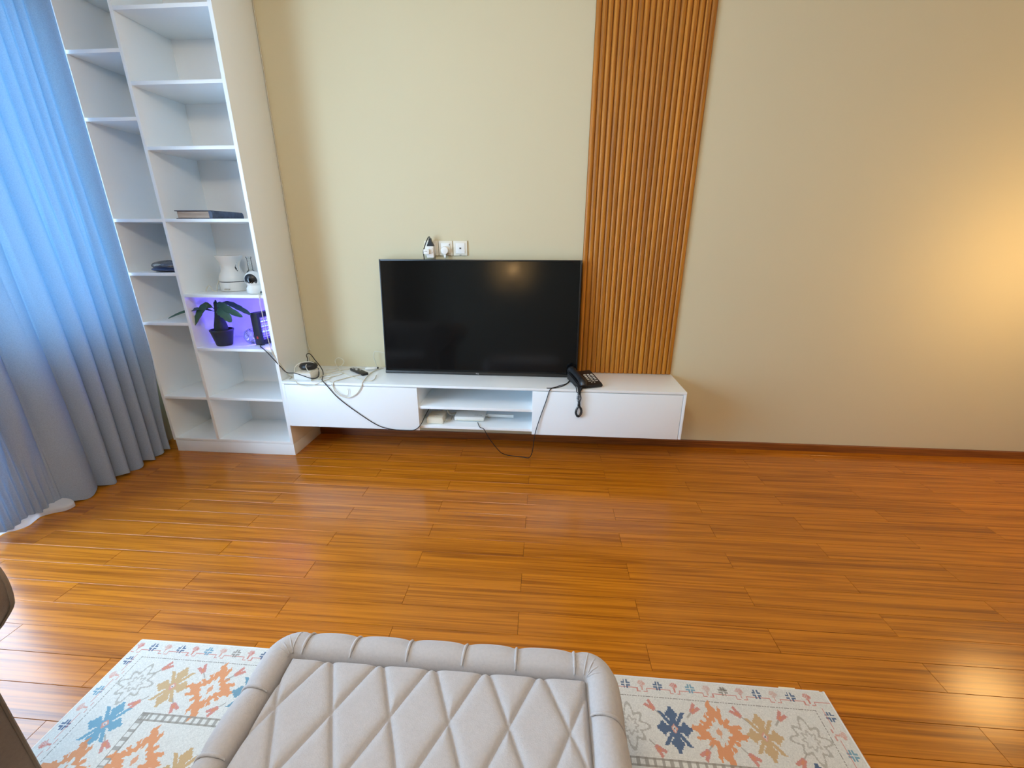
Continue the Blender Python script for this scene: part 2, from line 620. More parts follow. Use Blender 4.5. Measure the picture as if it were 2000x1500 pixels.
for z in (0.382, 0.695, 1.009, 1.411, 1.756, 2.040, 2.34):
    obj('shelf', MB().box(DR, RL, BF, -0.006, z - 0.0165, z, 0.0008), M_white, bk)

# ------------------------------------------------------------------ fluted wall panel
SX0, SX1, SZ0, SZ1 = 0.2120, 0.7975, 0.504, H
sp = thing('slat_panel', 'honey brown fluted wood panel running up the wall beside the television', 'wall panel', ((SX0 + SX1) / 2, -0.01, SZ0))
obj('backing_board', MB().box(SX0, SX1, -0.008, 0.0, SZ0, SZ1), M_slatback, sp, smooth=False)
NS = 20
pit = (SX1 - SX0) / NS
prof = [(-0.0134, -0.008), (-0.0130, -0.0115), (-0.0110, -0.0150), (-0.0055, -0.0172), (0.0, -0.0178), (0.0055, -0.0172), (0.0110, -0.0150), (0.0130, -0.0115), (0.0134, -0.008)]
sm = None
for i in range(NS):
    cx = SX0 + pit * (i + 0.5)
    if sm is None:
        o = obj('slat', MB().prism(prof, SZ0, SZ1, 'xy'), M_slat, sp, ang=50)
        sm = o.data
        # mesh is relative to the panel's origin; move the mesh so that each slat only needs an x offset
        o.location = (cx, 0, 0)
    else:
        o = bpy.data.objects.new('slat', sm)
        COL.objects.link(o)
        o.parent = sp
        o.location = (cx, 0, 0)

# ------------------------------------------------------------------ floating media console
ST = 0.502
CX0, CX1, CF = -1.5640, 0.8020, -0.342
cn = thing('media_console', 'long white floating media console under the television with two flap doors', 'console', ((CX0 + CX1) / 2, CF / 2, 0.212))
obj('top_board', MB().box(CX0, CX1, CF, -0.001, 0.4875, ST, 0.0012), M_white, cn)
obj('end_panel', MB().box(0.7865, CX1, CF, -0.001, 0.2115, 0.4875, 0.0008), M_white, cn)
obj('end_panel', MB().box(CX0, CX0 + 0.015, CF + 0.002, -0.001, 0.2125, 0.4875, 0.0008), M_white, cn)
obj('partition', MB().box(-0.752, -0.737, CF + 0.019, -0.006, 0.2375, 0.4875, 0.0008), M_white, cn)
obj('partition', MB().box(-0.061, -0.046, CF + 0.019, -0.006, 0.2375, 0.4875, 0.0008), M_white, cn)
obj('bottom_board', MB().box(CX0 + 0.015, 0.7865, CF + 0.019, -0.001, 0.221, 0.2375, 0.0008), M_white, cn)
obj('back_board', MB().box(CX0 + 0.015, 0.7865, -0.006, -0.001, 0.2375, 0.4875), M_whitein, cn)
obj('inner_shelf', MB().box(-0.737, -0.061, CF + 0.010, -0.006, 0.3505, 0.367, 0.0008), M_white, cn)
obj('door', MB().box(-1.5475, -0.7375, CF, CF + 0.018, 0.2125, 0.4835, 0.0012), M_white, cn)
obj('door', MB().box(-0.0605, 0.7835, CF, CF + 0.018, 0.2115, 0.4835, 0.0012), M_white, cn)

# ------------------------------------------------------------------ television, leaning back on the console
TX0, TX1, TL = -1.000, 0.206, 0.694
TILT = math.radians(5.3)
TM = Matrix.Translation((0, -0.125, ST + 0.0015)) @ Matrix.Rotation(-TILT, 4, 'X')
tv = thing('television', 'large black flat screen television leaning back on the white console', 'television', ((TX0 + TX1) / 2, -0.12, ST))
fr = MB()
bz = 0.009
fr.box(TX0, TX0 + bz, 0, 0.030, 0.016, TL, 0.0015)
fr.box(TX1 - bz, TX1, 0, 0.030, 0.016, TL, 0.0015)
fr.box(TX0 + bz, TX1 - bz, 0, 0.030, TL - bz, TL, 0.0015)
obj('bezel', fr.xf(TM), M_tvblack, tv)
obj('screen', MB().box(TX0 + bz, TX1 - bz, 0.003, 0.012, 0.016, TL - bz).xf(TM), M_screen, tv, smooth=False)
tvbar = obj('bottom_bar', MB().box(TX0, TX1, -0.003, 0.034, 0.0, 0.016, 0.002).xf(TM), M_bar, tv)
obj('rear_cover', MB().box(TX0 + 0.02, TX1 - 0.02, 0.012, 0.032, 0.02, TL - 0.02, 0.004).xf(TM), M_black, tv)
obj('rear_housing', MB().box(TX0 + 0.2, TX1 - 0.2, 0.030, 0.062, 0.06, 0.40, 0.01).xf(TM), M_black, tv)
lg = text_mesh('TCL', 0.0115, 0.0004, TM @ Matrix.Translation(((TX0 + TX1) / 2 - 0.015, -0.0035, 0.0085)) @ Matrix.Rotation(PI / 2, 4, 'X'))
obj('logo', lg, M_logo, tvbar, smooth=False)['label'] = 'small white brand lettering on the bottom bar'

# ------------------------------------------------------------------ wall sockets above the television
def plate(x0, x1, label):
    t = thing('wall_socket', label, 'socket', ((x0 + x1) / 2, 0, 1.256))
    obj('face_plate', MB().box(x0, x1, -0.009, 0.0, 1.214, 1.2985, 0.003), M_plasticc, t)
    obj('inner_plate', MB().box(x0 + 0.014, x1 - 0.014, -0.0115, -0.008, 1.226, 1.287, 0.0025), M_plasticw, t)
    return t


p1 = plate(-0.7300, -0.6465, 'cream wall socket mostly hidden behind a white adapter and black plug')
p2 = plate(-0.6445, -0.5610, 'middle wall socket with a round white plug in it')
p3 = plate(-0.5555, -0.4720, 'rightmost cream wall plate with one small jack, above the television')
obj('jack', MB().box(-0.519, -0.508, -0.0125, -0.011, 1.252, 1.261, 0.0008), M_dark, p3)
obj('tab', MB().box(-0.520, -0.508, -0.0105, -0.008, 1.2165, 1.2195), M_dark, p3)
obj('switch_mark', MB().box(-0.580, -0.577, -0.0125, -0.011, 1.272, 1.280), M_dark, p2)
rp = thing('round_plug', 'round white plug with short cable in the middle wall socket', 'plug', (-0.603, -0.02, 1.235))
obj('plug_body', MB().lathe([(0.012, -0.042), (0.021, -0.040), (0.0235, -0.034), (0.0235, -0.0115)], (-0.604, 0, 1.2445), 24, 'y'), M_plasticw, rp)
obj('plug_neck', MB().prism([(-0.612, 1.226), (-0.596, 1.226), (-0.599, 1.203), (-0.607, 1.203)], -0.036, -0.018), M_plasticw, rp)
obj('plug_cable', MB().tube([(-0.603, -0.027, 1.205), (-0.602, -0.025, 1.19), (-0.60, -0.022, 1.16), (-0.58, -0.02, 1.08)], 0.003), M_cablew, rp)
ad = thing('power_adapter', 'white multi plug adapter on the socket above the television, black plug on top', 'adapter', (-0.69, -0.03, 1.235))
obj('adapter_body', MB().box(-0.709, -0.666, -0.052, -0.0115, 1.203, 1.268, 0.004), M_plasticw, ad)
obj('round_face', MB().lathe([(0.017, -0.0555), (0.019, -0.0535), (0.019, -0.05)], (-0.686, 0, 1.246), 20, 'y'), M_plasticw, ad)
obj('usb_charger', MB().box(-0.722, -0.688, -0.072, -0.053, 1.224, 1.252, 0.004), M_plasticw, ad)
for dx in (-0.714, -0.708, -0.702):
    obj('pin_slot', MB().box(dx, dx + 0.0025, -0.0728, -0.0715, 1.238, 1.243), M_dark, ad)
bp_ = thing('black_plug', 'black tapered plug with looping cord on top of the white adapter', 'plug', (-0.685, -0.03, 1.269))
plug = MB().prism([(-0.7055, 1.2685), (-0.6655, 1.2685), (-0.668, 1.276), (-0.679, 1.297), (-0.682, 1.313), (-0.692, 1.313), (-0.694, 1.297), (-0.704, 1.276)], -0.048, -0.022)
obj('plug_body', plug, M_black, bp_)
obj('cord', MB().tube([(-0.687, -0.035, 1.311), (-0.690, -0.036, 1.320), (-0.698, -0.036, 1.316), (-0.708, -0.040, 1.296), (-0.716, -0.056, 1.268), (-0.724, -0.062, 1.240), (-0.726, -0.050, 1.21), (-0.728, -0.035, 1.17), (-0.72, -0.03, 1.10)], 0.0028), M_blackmat, bp_)

# ------------------------------------------------------------------ desk telephone
ph = thing('telephone', 'black push button desk telephone with pale keys on the console edge', 'telephone', (0.24, -0.225, ST))
PM = Matrix.Translation((0.243, -0.232, ST)) @ Matrix.Rotation(math.radians(20), 4, 'Z')
bw, bl = 0.074, 0.092
side = [(-bl, 0.004), (-bl, 0.016), (-bl + 0.012, 0.024), (bl - 0.03, 0.052), (bl, 0.052), (bl, 0.004)]
bm = bmesh.new()
vs = [bm.verts.new((sx * bw, y, z)) for sx in (-1, 1) for y, z in side]
n = len(side)
bm.faces.new(vs[:n])
bm.faces.new(vs[n:][::-1])
for i in range(n):
    bm.faces.new((vs[i], vs[n + i], vs[n + (i + 1) % n], vs[(i + 1) % n]))
bmesh.ops.recalc_face_normals(bm, faces=bm.faces[:])
bmesh.ops.bevel(bm, geom=bm.edges[:], offset=0.005, segments=2, affect='EDGES')
phb = obj('base', MB().bm(bm).xf(PM), M_black, ph)
for fx in (-0.055, 0.055):
    for fy in (-0.07, 0.075):
        obj('rubber_foot', MB().lathe([(0.007, 0.0), (0.007, 0.005)], (fx, fy, 0), 10).xf(PM), M_blackmat, phb)


def on_slope(y):
    t = (y + bl - 0.012) / (2 * bl - 0.042)
    return 0.024 + t * 0.028


SL = math.atan2(0.028, 2 * bl - 0.042)
for r in range(4):
    for c in range(3):
        y = 0.022 - r * 0.0175
        kx = 0.008 + c * 0.022
        mb = MB().box(-0.0065, 0.0065, -0.0042, 0.0042, -0.001, 0.004, 0.001)
        obj('key', mb.xf(PM @ Matrix.Translation((kx, y, on_slope(y))) @ Matrix.Rotation(SL, 4, 'X')), M_key, ph)
for c in range(3):
    y = 0.022 - 4 * 0.0175 - 0.002
    mb = MB().box(-0.008, 0.008, -0.0025, 0.0025, -0.001, 0.003, 0.0008)
    obj('function_key', mb.xf(PM @ Matrix.Translation((0.008 + c * 0.022, y, on_slope(y))) @ Matrix.Rotation(SL, 4, 'X')), M_key, ph)
for c in range(2):
    y = 0.022 - 5 * 0.0175 - 0.001
    mb = MB().box(-0.003, 0.003, -0.0022, 0.0022, -0.001, 0.003, 0.0008)
    obj('function_key', mb.xf(PM @ Matrix.Translation((0.014 + c * 0.018, y, on_slope(y))) @ Matrix.Rotation(SL, 4, 'X')), M_key, ph)
hs = MB()
hpts = [(-0.050, -0.096, 0.022), (-0.050, -0.080, 0.038), (-0.050, -0.055, 0.048), (-0.050, 0.0, 0.056), (-0.050, 0.055, 0.066), (-0.050, 0.085, 0.064), (-0.050, 0.102, 0.050)]
hs.tube(hpts, [0.020, 0.022, 0.022, 0.020, 0.018, 0.017, 0.017, 0.018, 0.020, 0.022, 0.022, 0.020], 12, smooth=5)
obj('handset', hs.xf(PM), M_black, ph, ang=60)

# coiled handset cord hanging over the console edge
loop = [(0.200, -0.318, 0.520), (0.203, -0.346, 0.508), (0.204, -0.3535, 0.491), (0.198, -0.356, 0.455), (0.209, -0.356, 0.418), (0.195, -0.357, 0.389), (0.192, -0.357, 0.362),
        (0.205, -0.357, 0.343), (0.221, -0.357, 0.363), (0.219, -0.357, 0.391), (0.203, -0.364, 0.420), (0.212, -0.364, 0.457), (0.206, -0.362, 0.489), (0.214, -0.350, 0.509), (0.222, -0.328, 0.516)]
LP = catmull([Vector(p) for p in loop], 26)
hel = []
for i in range(len(LP)):
    t = (LP[min(i + 1, len(LP) - 1)] - LP[max(i - 1, 0)]).normalized()
    a = Vector((0, 1, 0)) - t * t.y
    a.normalize()
    b = t.cross(a)
    an = i * 1.25
    hel.append(LP[i] + (a * math.cos(an) + b * math.sin(an)) * 0.0054)
tag(obj('coiled_cord', MB().tube(hel, 0.0021, 6, smooth=0), M_blackmat, loc=(0.205, -0.357, 0.343)), 'black coiled handset cord hanging in a twisted loop below the telephone', 'cord')


def cable(name, pts, r, m, label, cat='cable', k=6, group=None, closed=False):
    return tag(obj(name, MB().tube(pts, r, 8, smooth=k, closed=closed), m, loc=pts[0]), label, cat, group)


cable('phone_line', [(0.165, -0.165, 0.5055), (0.150, -0.225, 0.505), (0.120, -0.285, 0.505), (0.078, -0.325, 0.505), (0.050, -0.341, 0.5055), (0.036, -0.347, 0.490), (0.018, -0.348, 0.426), (-0.012, -0.349, 0.329), (-0.035, -0.352, 0.246),
                     (-0.046, -0.352, 0.18), (-0.055, -0.33, 0.09), (-0.075, -0.285, 0.025), (-0.11, -0.245, 0.004), (-0.186, -0.234, 0.004), (-0.235, -0.245, 0.02), (-0.265, -0.290, 0.07), (-0.315, -0.342, 0.175), (-0.345, -0.346, 0.236), (-0.372, -0.330, 0.2415), (-0.395, -0.265, 0.243)],
      0.0024, M_blackmat, 'black line from the telephone down the right door to the floor and the router')
cable('twin_line', [(0.168, -0.150, 0.5055), (0.140, -0.245, 0.5055), (0.098, -0.290, 0.506), (0.068, -0.322, 0.506), (0.046, -0.338, 0.506), (0.020, -0.340, 0.5055)], 0.0022, M_blackmat, 'short black wire twisted beside the telephone line on the console top', 'wire')
cable('phone_lead', [(0.160, -0.170, 0.510), (0.172, -0.235, 0.506), (0.184, -0.290, 0.506), (0.188, -0.335, 0.509), (0.190, -0.351, 0.492), (0.199, -0.350, 0.488), (0.207, -0.345, 0.505)], 0.0022, M_blackmat, 'thin black lead looping over the console edge beneath the handset', 'wire')

# ------------------------------------------------------------------ boxes in the open bay
SB = 0.2375
mo = thing('modem', 'small cream modem box at the left end of the open bay', 'modem', (-0.65, -0.24, SB))
obj('casing', MB().box(-0.704, -0.603, -0.300, -0.185, SB + 0.002, SB + 0.037, 0.005), M_plasticc, mo)
lid = obj('lid', MB().box(-0.700, -0.607, -0.296, -0.189, SB + 0.036, SB + 0.041, 0.003), M_plasticc, mo)
obj('lamp', MB().lathe([(0.004, 0), (0.004, 0.0012)], (-0.655, -0.278, SB + 0.0407), 12), M_logo, lid)
obj('marking', MB().box(-0.668, -0.640, -0.252, -0.250, SB + 0.0405, SB + 0.0416), M_dark, lid)
ro = thing('router', 'white rounded router with a folded antenna in the open bay', 'router', (-0.45, -0.18, SB))
roc = obj('casing', MB().box(-0.546, -0.358, -0.250, -0.095, SB + 0.003, SB + 0.034, 0.012), M_plasticw, ro)
obj('front_band', MB().box(-0.530, -0.374, -0.2525, -0.245, SB + 0.010, SB + 0.014), M_plasticc, roc)
obj('lettering', text_mesh('HUAWEI', 0.0125, 0.0003, Matrix.Translation((-0.398, -0.222, SB + 0.0343))), M_dark, roc, smooth=False)
ant = MB().box(-0.345, -0.180, -0.182, -0.170, SB + 0.006, SB + 0.026, 0.004)
ro_a = obj('antenna', ant, M_plasticw, ro)
obj('hinge', MB().lathe([(0.007, 0), (0.007, 0.018)], (-0.360, -0.176, SB + 0.016), 12, 'x'), M_plasticw, ro_a)
cable('bay_cable', [(-0.625, -0.186, SB + 0.022), (-0.612, -0.160, 0.285), (-0.590, -0.200, 0.272), (-0.572, -0.195, 0.258), (-0.552, -0.170, 0.255), (-0.546, -0.150, 0.255)], 0.003, M_cablew, 'upper white cable slanting between the modem and the router')
cable('bay_cable', [(-0.640, -0.185, SB + 0.028), (-0.628, -0.150, 0.275), (-0.605, -0.150, 0.266), (-0.580, -0.160, 0.252), (-0.550, -0.140, 0.250)], 0.003, M_cablew, 'lower white cable slanting between the modem and the router')
cable('bay_wire', [(-0.604, -0.250, 0.247), (-0.590, -0.262, 0.243), (-0.575, -0.250, 0.245), (-0.568, -0.235, 0.2405), (-0.572, -0.18, 0.2405)], 0.0022, M_cablew, 'short white wire curling on the bay floor beside the modem', 'wire')
cable('bay_wire', [(-0.352, -0.160, 0.2405), (-0.335, -0.185, 0.2405), (-0.318, -0.150, 0.2405), (-0.300, -0.12, 0.2405)], 0.0018, M_cablew, 'faint white wire lying under the router antenna', 'wire')

# ------------------------------------------------------------------ clutter on the console, left
bx = thing('extension_block', 'chunky white extension block on the console beside the bookcase', 'extension', (-1.43, -0.24, ST))
obj('casing', MB().box(-1.500, -1.392, -0.310, -0.205, ST, ST + 0.042, 0.007), M_plasticw, bx)
tpl = obj('top_plate', MB().box(-1.493, -1.399, -0.303, -0.212, ST + 0.041, ST + 0.045, 0.003), M_plasticc, bx)
for i in range(3):
    obj('outlet', MB().lathe([(0.011, 0), (0.011, 0.001)], (-1.478 + 0.030 * i, -0.285, ST + 0.0445), 14), M_plasticw, tpl)
pk = thing('black_puck', 'domed black puck lying on the white extension block among the cables', 'charger', (-1.455, -0.215, ST + 0.045))
obj('dome', MB().lathe([(0.020, ST + 0.0455), (0.050, ST + 0.050), (0.056, ST + 0.062), (0.050, ST + 0.076), (0.032, ST + 0.084), (0.010, ST + 0.087)], (-1.452, -0.215, 0), 28, sy=0.85), M_black, pk, ang=60)
cable('zapper_cord', [(-1.735, -0.215, 0.6985), (-1.690, -0.285, 0.6985), (-1.640, -0.334, 0.6995), (-1.610, -0.340, 0.672), (-1.585, -0.337, 0.636), (-1.561, -0.325, 0.590), (-1.530, -0.322, 0.553), (-1.480, -0.325, 0.551), (-1.430, -0.324, 0.536), (-1.392, -0.318, 0.520), (-1.382, -0.270, 0.5055), (-1.388, -0.225, 0.515), (-1.398, -0.205, 0.557)],
      0.0026, M_blackmat, 'black cord drooping from the bug zapper shelf onto the console clutter', 'cord')
cable('adapter_cord', [(-1.470, -0.190, 0.588), (-1.490, -0.150, 0.592), (-1.512, -0.120, 0.606), (-1.500, -0.118, 0.616), (-1.480, -0.122, 0.610), (-1.450, -0.138, 0.582), (-1.412, -0.165, 0.558), (-1.384, -0.185, 0.530), (-1.372, -0.205, 0.507), (-1.352, -0.250, 0.506), (-1.330, -0.300, 0.506), (-1.302, -0.338, 0.5055), (-1.280, -0.347, 0.488),
                        (-1.220, -0.3465, 0.409), (-1.105, -0.3465, 0.313), (-0.990, -0.3465, 0.236), (-0.893, -0.348, 0.214), (-0.785, -0.348, 0.213), (-0.735, -0.345, 0.243), (-0.712, -0.300, 0.290), (-0.712, -0.200, 0.300)],
      0.0026, M_blackmat, 'long black cord from the puck slanting across the left door into the bay', 'cord')
WC = 'tangled white cables on the console'
cable('white_cable', [(-1.111, -0.161, 0.5055), (-1.172, -0.218, 0.5055), (-1.222, -0.292, 0.5055), (-1.238, -0.340, 0.5055), (-1.240, -0.348, 0.473), (-1.224, -0.350, 0.443), (-1.190, -0.352, 0.422), (-1.146, -0.352, 0.417), (-1.100, -0.350, 0.443), (-1.068, -0.347, 0.487), (-1.066, -0.325, 0.5065), (-1.088, -0.170, 0.506), (-1.079, -0.082, 0.506), (-1.050, -0.030, 0.506)],
      0.0030, M_cablew, 'thick white cable hanging in the largest loop over the left door', group=WC)
cable('white_cable', [(-1.400, -0.110, 0.5055), (-1.359, -0.085, 0.5055), (-1.310, -0.090, 0.529), (-1.300, -0.060, 0.547), (-1.316, -0.050, 0.566), (-1.343, -0.050, 0.572), (-1.358, -0.060, 0.552), (-1.328, -0.100, 0.529), (-1.275, -0.153, 0.506), (-1.164, -0.238, 0.506), (-1.054, -0.300, 0.506), (-1.019, -0.276, 0.506), (-1.038, -0.187, 0.506)],
      0.0024, M_cablew, 'white cable standing up in a loop at the middle of the tangle', group=WC)
cable('white_cable', [(-1.545, -0.255, 0.505), (-1.525, -0.318, 0.5055), (-1.480, -0.335, 0.508), (-1.462, -0.346, 0.496), (-1.446, -0.347, 0.486), (-1.398, -0.348, 0.482), (-1.345, -0.347, 0.492), (-1.315, -0.330, 0.5055), (-1.295, -0.280, 0.5055), (-1.310, -0.230, 0.5055), (-1.350, -0.215, 0.508), (-1.368, -0.255, 0.506), (-1.351, -0.303, 0.506)],
      0.0024, M_cablew, 'white cable sagging over the console edge below the extension block', group=WC)
cable('white_cable', [(-1.020, -0.030, 0.605), (-1.071, -0.030, 0.615), (-1.099, -0.030, 0.614), (-1.106, -0.035, 0.581), (-1.098, -0.040, 0.544), (-1.085, -0.040, 0.512), (-1.061, -0.030, 0.506)],
      0.0020, M_cablew, 'thin white cable bent square against the wall beside the television', group=WC)
cable('white_cable', [(-1.494, -0.300, 0.548), (-1.505, -0.270, 0.572), (-1.485, -0.245, 0.590), (-1.455, -0.232, 0.594), (-1.420, -0.215, 0.586), (-1.388, -0.210, 0.545), (-1.372, -0.235, 0.5055), (-1.355, -0.275, 0.5055)],
      0.0026, M_cablew, 'white cable arching over the black puck', group=WC)
cable('white_cable', [(-1.440, -0.255, 0.586), (-1.437, -0.270, 0.574), (-1.420, -0.285, 0.558), (-1.400, -0.295, 0.550)], 0.0022, M_cablew, 'short white cable end lying across the puck front', group=WC)
cable('white_cable', [(-1.300, -0.300, 0.5050), (-1.262, -0.332, 0.5055), (-1.246, -0.347, 0.485), (-1.200, -0.350, 0.44), (-1.160, -0.350, 0.428), (-1.150, -0.349, 0.455), (-1.153, -0.348, 0.470)],
      0.0016, M_cablew, 'hair thin white wire curling in front of the left door', 'wire', group=WC)
cable('white_cable', [(-1.372, -0.190, 0.5055), (-1.330, -0.130, 0.5055), (-1.290, -0.095, 0.506), (-1.240, -0.060, 0.506), (-1.190, -0.045, 0.5055), (-1.150, -0.055, 0.5055)],
      0.0022, M_cablew, 'white cable lying along the back of the console by the wall', group=WC)
cable('white_cable', [(-1.375, -0.230, 0.506), (-1.330, -0.185, 0.506), (-1.285, -0.150, 0.506), (-1.260, -0.180, 0.506), (-1.290, -0.235, 0.506), (-1.345, -0.285, 0.506), (-1.375, -0.300, 0.506), (-1.385, -0.325, 0.5055)],
      0.0024, M_cablew, 'white cable coiled flat right of the extension block', group=WC)
cable('corner_wire', [(-1.5600, -0.004, 2.70), (-1.5610, -0.004, 1.9), (-1.5600, -0.004, 1.40), (-1.5605, -0.004, 1.0), (-1.5600, -0.004, 0.72), (-1.556, -0.006, 0.640), (-1.545, -0.008, 0.610), (-1.553, -0.010, 0.619), (-1.561, -0.010, 0.600), (-1.558, -0.010, 0.570), (-1.545, -0.012, 0.535), (-1.53, -0.03, 0.506)], 0.0022, M_cablew,
      'thin white wire running down the corner between bookcase and wall', 'wire')
rm = thing('label_adapter', 'flat black adapter with white print lying among the white cables', 'adapter', (-1.17, -0.13, ST))
RM = Matrix.Translation((-1.172, -0.133, ST)) @ Matrix.Rotation(math.radians(-40), 4, 'Z')
obj('casing', MB().box(-0.085, 0.085, -0.020, 0.020, 0.0, 0.016, 0.003).xf(RM), M_black, rm)
for a, b, c, d in ((-0.075, -0.050, 0.002, 0.014), (-0.046, -0.036, 0.004, 0.012), (-0.030, -0.012, -0.012, 0.000), (-0.070, -0.052, -0.012, -0.008), (-0.004, 0.006, 0.006, 0.012)):
    obj('print', MB().box(a, b, c, d, 0.0158, 0.0166).xf(RM), M_logo, rm)
op = thing('oval_plug', 'white oval plug with a black tip lying beside the television', 'plug', (-1.11, -0.06, ST))
OM = Matrix.Translation((-1.112, -0.065, ST + 0.010)) @ Matrix.Rotation(math.radians(20), 4, 'Z')
obj('plug_body', MB().lathe([(0.002, -0.045), (0.008, -0.040), (0.010, -0.015), (0.010, 0.012), (0.007, 0.030)], (0, 0, 0), 16, 'x', sx=1.3).xf(OM), M_plasticw, op, ang=60)
obj('plug_tip', MB().lathe([(0.0065, 0.030), (0.0065, 0.040)], (0, 0, 0), 12, 'x').xf(OM), M_black, op)

# ------------------------------------------------------------------ things on the shelves
# book lying flat, page edge to the left, spine edge to the right, slightly sprung cover
BZ = 1.411
bo = thing('book', 'thick worn hardback lying flat on the bookcase shelf', 'book', (-1.885, -0.205, BZ))
obj('lower_cover', MB().box(-1.992, -1.790, -0.328, -0.080, BZ, BZ + 0.003), M_book, bo, smooth=False)
obj('pages', MB().box(-1.986, -1.800, -0.322, -0.086, BZ + 0.003, BZ + 0.038, 0.001), M_page, bo, smooth=False)
obj('upper_cover', MB().box(-1.994, -1.790, -0.329, -0.080, BZ + 0.038, BZ + 0.0415), M_book, bo, smooth=False)
obj('spine', MB().prism([(-1.802, BZ), (-1.788, BZ), (-1.783, BZ + 0.010), (-1.782, BZ + 0.021), (-1.784, BZ + 0.033), (-1.789, BZ + 0.0415), (-1.802, BZ + 0.0415)], -0.3285, -0.080), M_bookart, bo)

pz = 1.127
pa = thing('blue_pouch', 'dark blue padded pouch wrapped in clear plastic on the narrow shelf', 'pouch', (-2.19, -0.22, pz))


def pillow(cx, cy, z0, sx, sy, h, wob, seed, n=22):
    rnd = random.Random(seed)
    ph_ = [rnd.uniform(0, 6.28) for _ in range(6)]

    def f(u, v):
        a = u * 2 * PI
        th = -PI / 2 + v * PI
        ct = abs(math.cos(th)) ** 0.7
        w = 1 + wob * (math.sin(3 * a + ph_[0]) * 0.5 + math.sin(5 * a + ph_[1] + 2 * th) * 0.5 + math.sin(9 * a + ph_[2]) * 0.25)
        return (cx + sx * ct * w * math.copysign(abs(math.cos(a)) ** 0.7, math.cos(a)), cy + sy * ct * w * math.copysign(abs(math.sin(a)) ** 0.7, math.sin(a)),
                z0 + max(0.0, h / 2 * (1 + math.sin(th) * (1 + wob * 0.8 * math.sin(4 * a + ph_[3])))))
    return MB().grid(2 * n, n, f)


obj('pouch_body', pillow(-2.178, -0.222, pz + 0.001, 0.098, 0.085, 0.030, 0.06, 3), M_pouch, pa, ang=80)
obj('pouch_top', pillow(-2.158, -0.215, pz + 0.026, 0.072, 0.062, 0.028, 0.12, 5), M_pouch, pa, ang=80)
obj('plastic_wrap', pillow(-2.168, -0.228, pz + 0.012, 0.086, 0.078, 0.050, 0.12, 9), M_clear, pa, ang=80)

# white hourglass diffuser
hz = 1.009
hx, hy = -1.895, -0.125
df = thing('diffuser', 'white hourglass shaped diffuser with a thin black seam on the shelf', 'diffuser', (hx, hy, hz))
R = 0.070
obj('base', MB().lathe([(R * 1.0, hz + 0.001), (R * 1.04, hz + 0.004), (R * 1.06, hz + 0.050), (R * 1.05, hz + 0.054)], (hx, hy, 0), 36), M_plasticw, df)
obj('black_band', MB().lathe([(R * 1.03, hz + 0.054), (R * 1.03, hz + 0.0585)], (hx, hy, 0), 36), M_black, df)
up = [(1.03, 0.0585), (1.05, 0.064), (1.03, 0.078), (0.95, 0.096), (0.82, 0.113), (0.72, 0.128), (0.69, 0.142), (0.73, 0.158), (0.84, 0.176), (0.96, 0.192), (1.03, 0.203), (1.01, 0.205), (0.9, 0.203)]
obj('body', MB().lathe([(R * a, hz + b) for a, b in up], (hx, hy, 0), 36), M_plasticw, df, ang=50)
obj('rear_rib', MB().tube([(hx + 0.056, hy + 0.010, hz + 0.178), (hx + 0.051, hy + 0.004, hz + 0.150), (hx + 0.052, hy, hz + 0.125), (hx + 0.060, hy - 0.002, hz + 0.100), (hx + 0.068, hy - 0.002, hz + 0.075)], [0.005, 0.005, 0.005, 0.005], 10), M_plasticw, df)
obj('rib_shade', MB().tube([(hx + 0.052, hy - 0.012, hz + 0.168), (hx + 0.042, hy - 0.016, hz + 0.150), (hx + 0.041, hy - 0.018, hz + 0.135), (hx + 0.052, hy - 0.018, hz + 0.116)], [0.002, 0.005, 0.006, 0.003], 8), M_black, df)  # black tube stands in for the shade between rib and waist
obj('port', MB().box(hx - 0.012, hx + 0.016, hy - 0.0765, hy - 0.070, hz + 0.006, hz + 0.017, 0.001), M_plasticc, df)
for q in (-0.008, 0.0, 0.010, 0.020):
    obj('port_mark', MB().box(hx + q, hx + q + 0.004, hy - 0.0775, hy - 0.074, hz + 0.014, hz + 0.018), M_dark, df)
cable('diffuser_cable', [(hx - 0.060, hy - 0.035, hz + 0.070), (hx - 0.072, hy - 0.045, hz + 0.040), (hx - 0.060, hy - 0.07, hz + 0.025), (hx - 0.050, hy - 0.09, hz + 0.004), (hx - 0.066, hy - 0.100, hz + 0.012), (hx - 0.090, hy - 0.085, hz + 0.034), (hx - 0.112, hy - 0.075, hz + 0.032), (hx - 0.135, hy - 0.07, hz + 0.003)], 0.0024, M_cablew, 'white cable arching on the shelf left of the diffuser')
# clear bottle behind the camera
bt = thing('glass_bottle', 'small clear glass bottle with a slim neck behind the white camera', 'bottle', (-1.755, -0.145, hz))
obj('bottle_body', MB().lathe([(0.026, hz + 0.001), (0.028, hz + 0.01), (0.028, hz + 0.095), (0.024, hz + 0.112), (0.013, hz + 0.125), (0.012, hz + 0.19), (0.015, hz + 0.192), (0.015, hz + 0.200)], (-1.757, -0.145, 0), 24), M_clearg, bt)
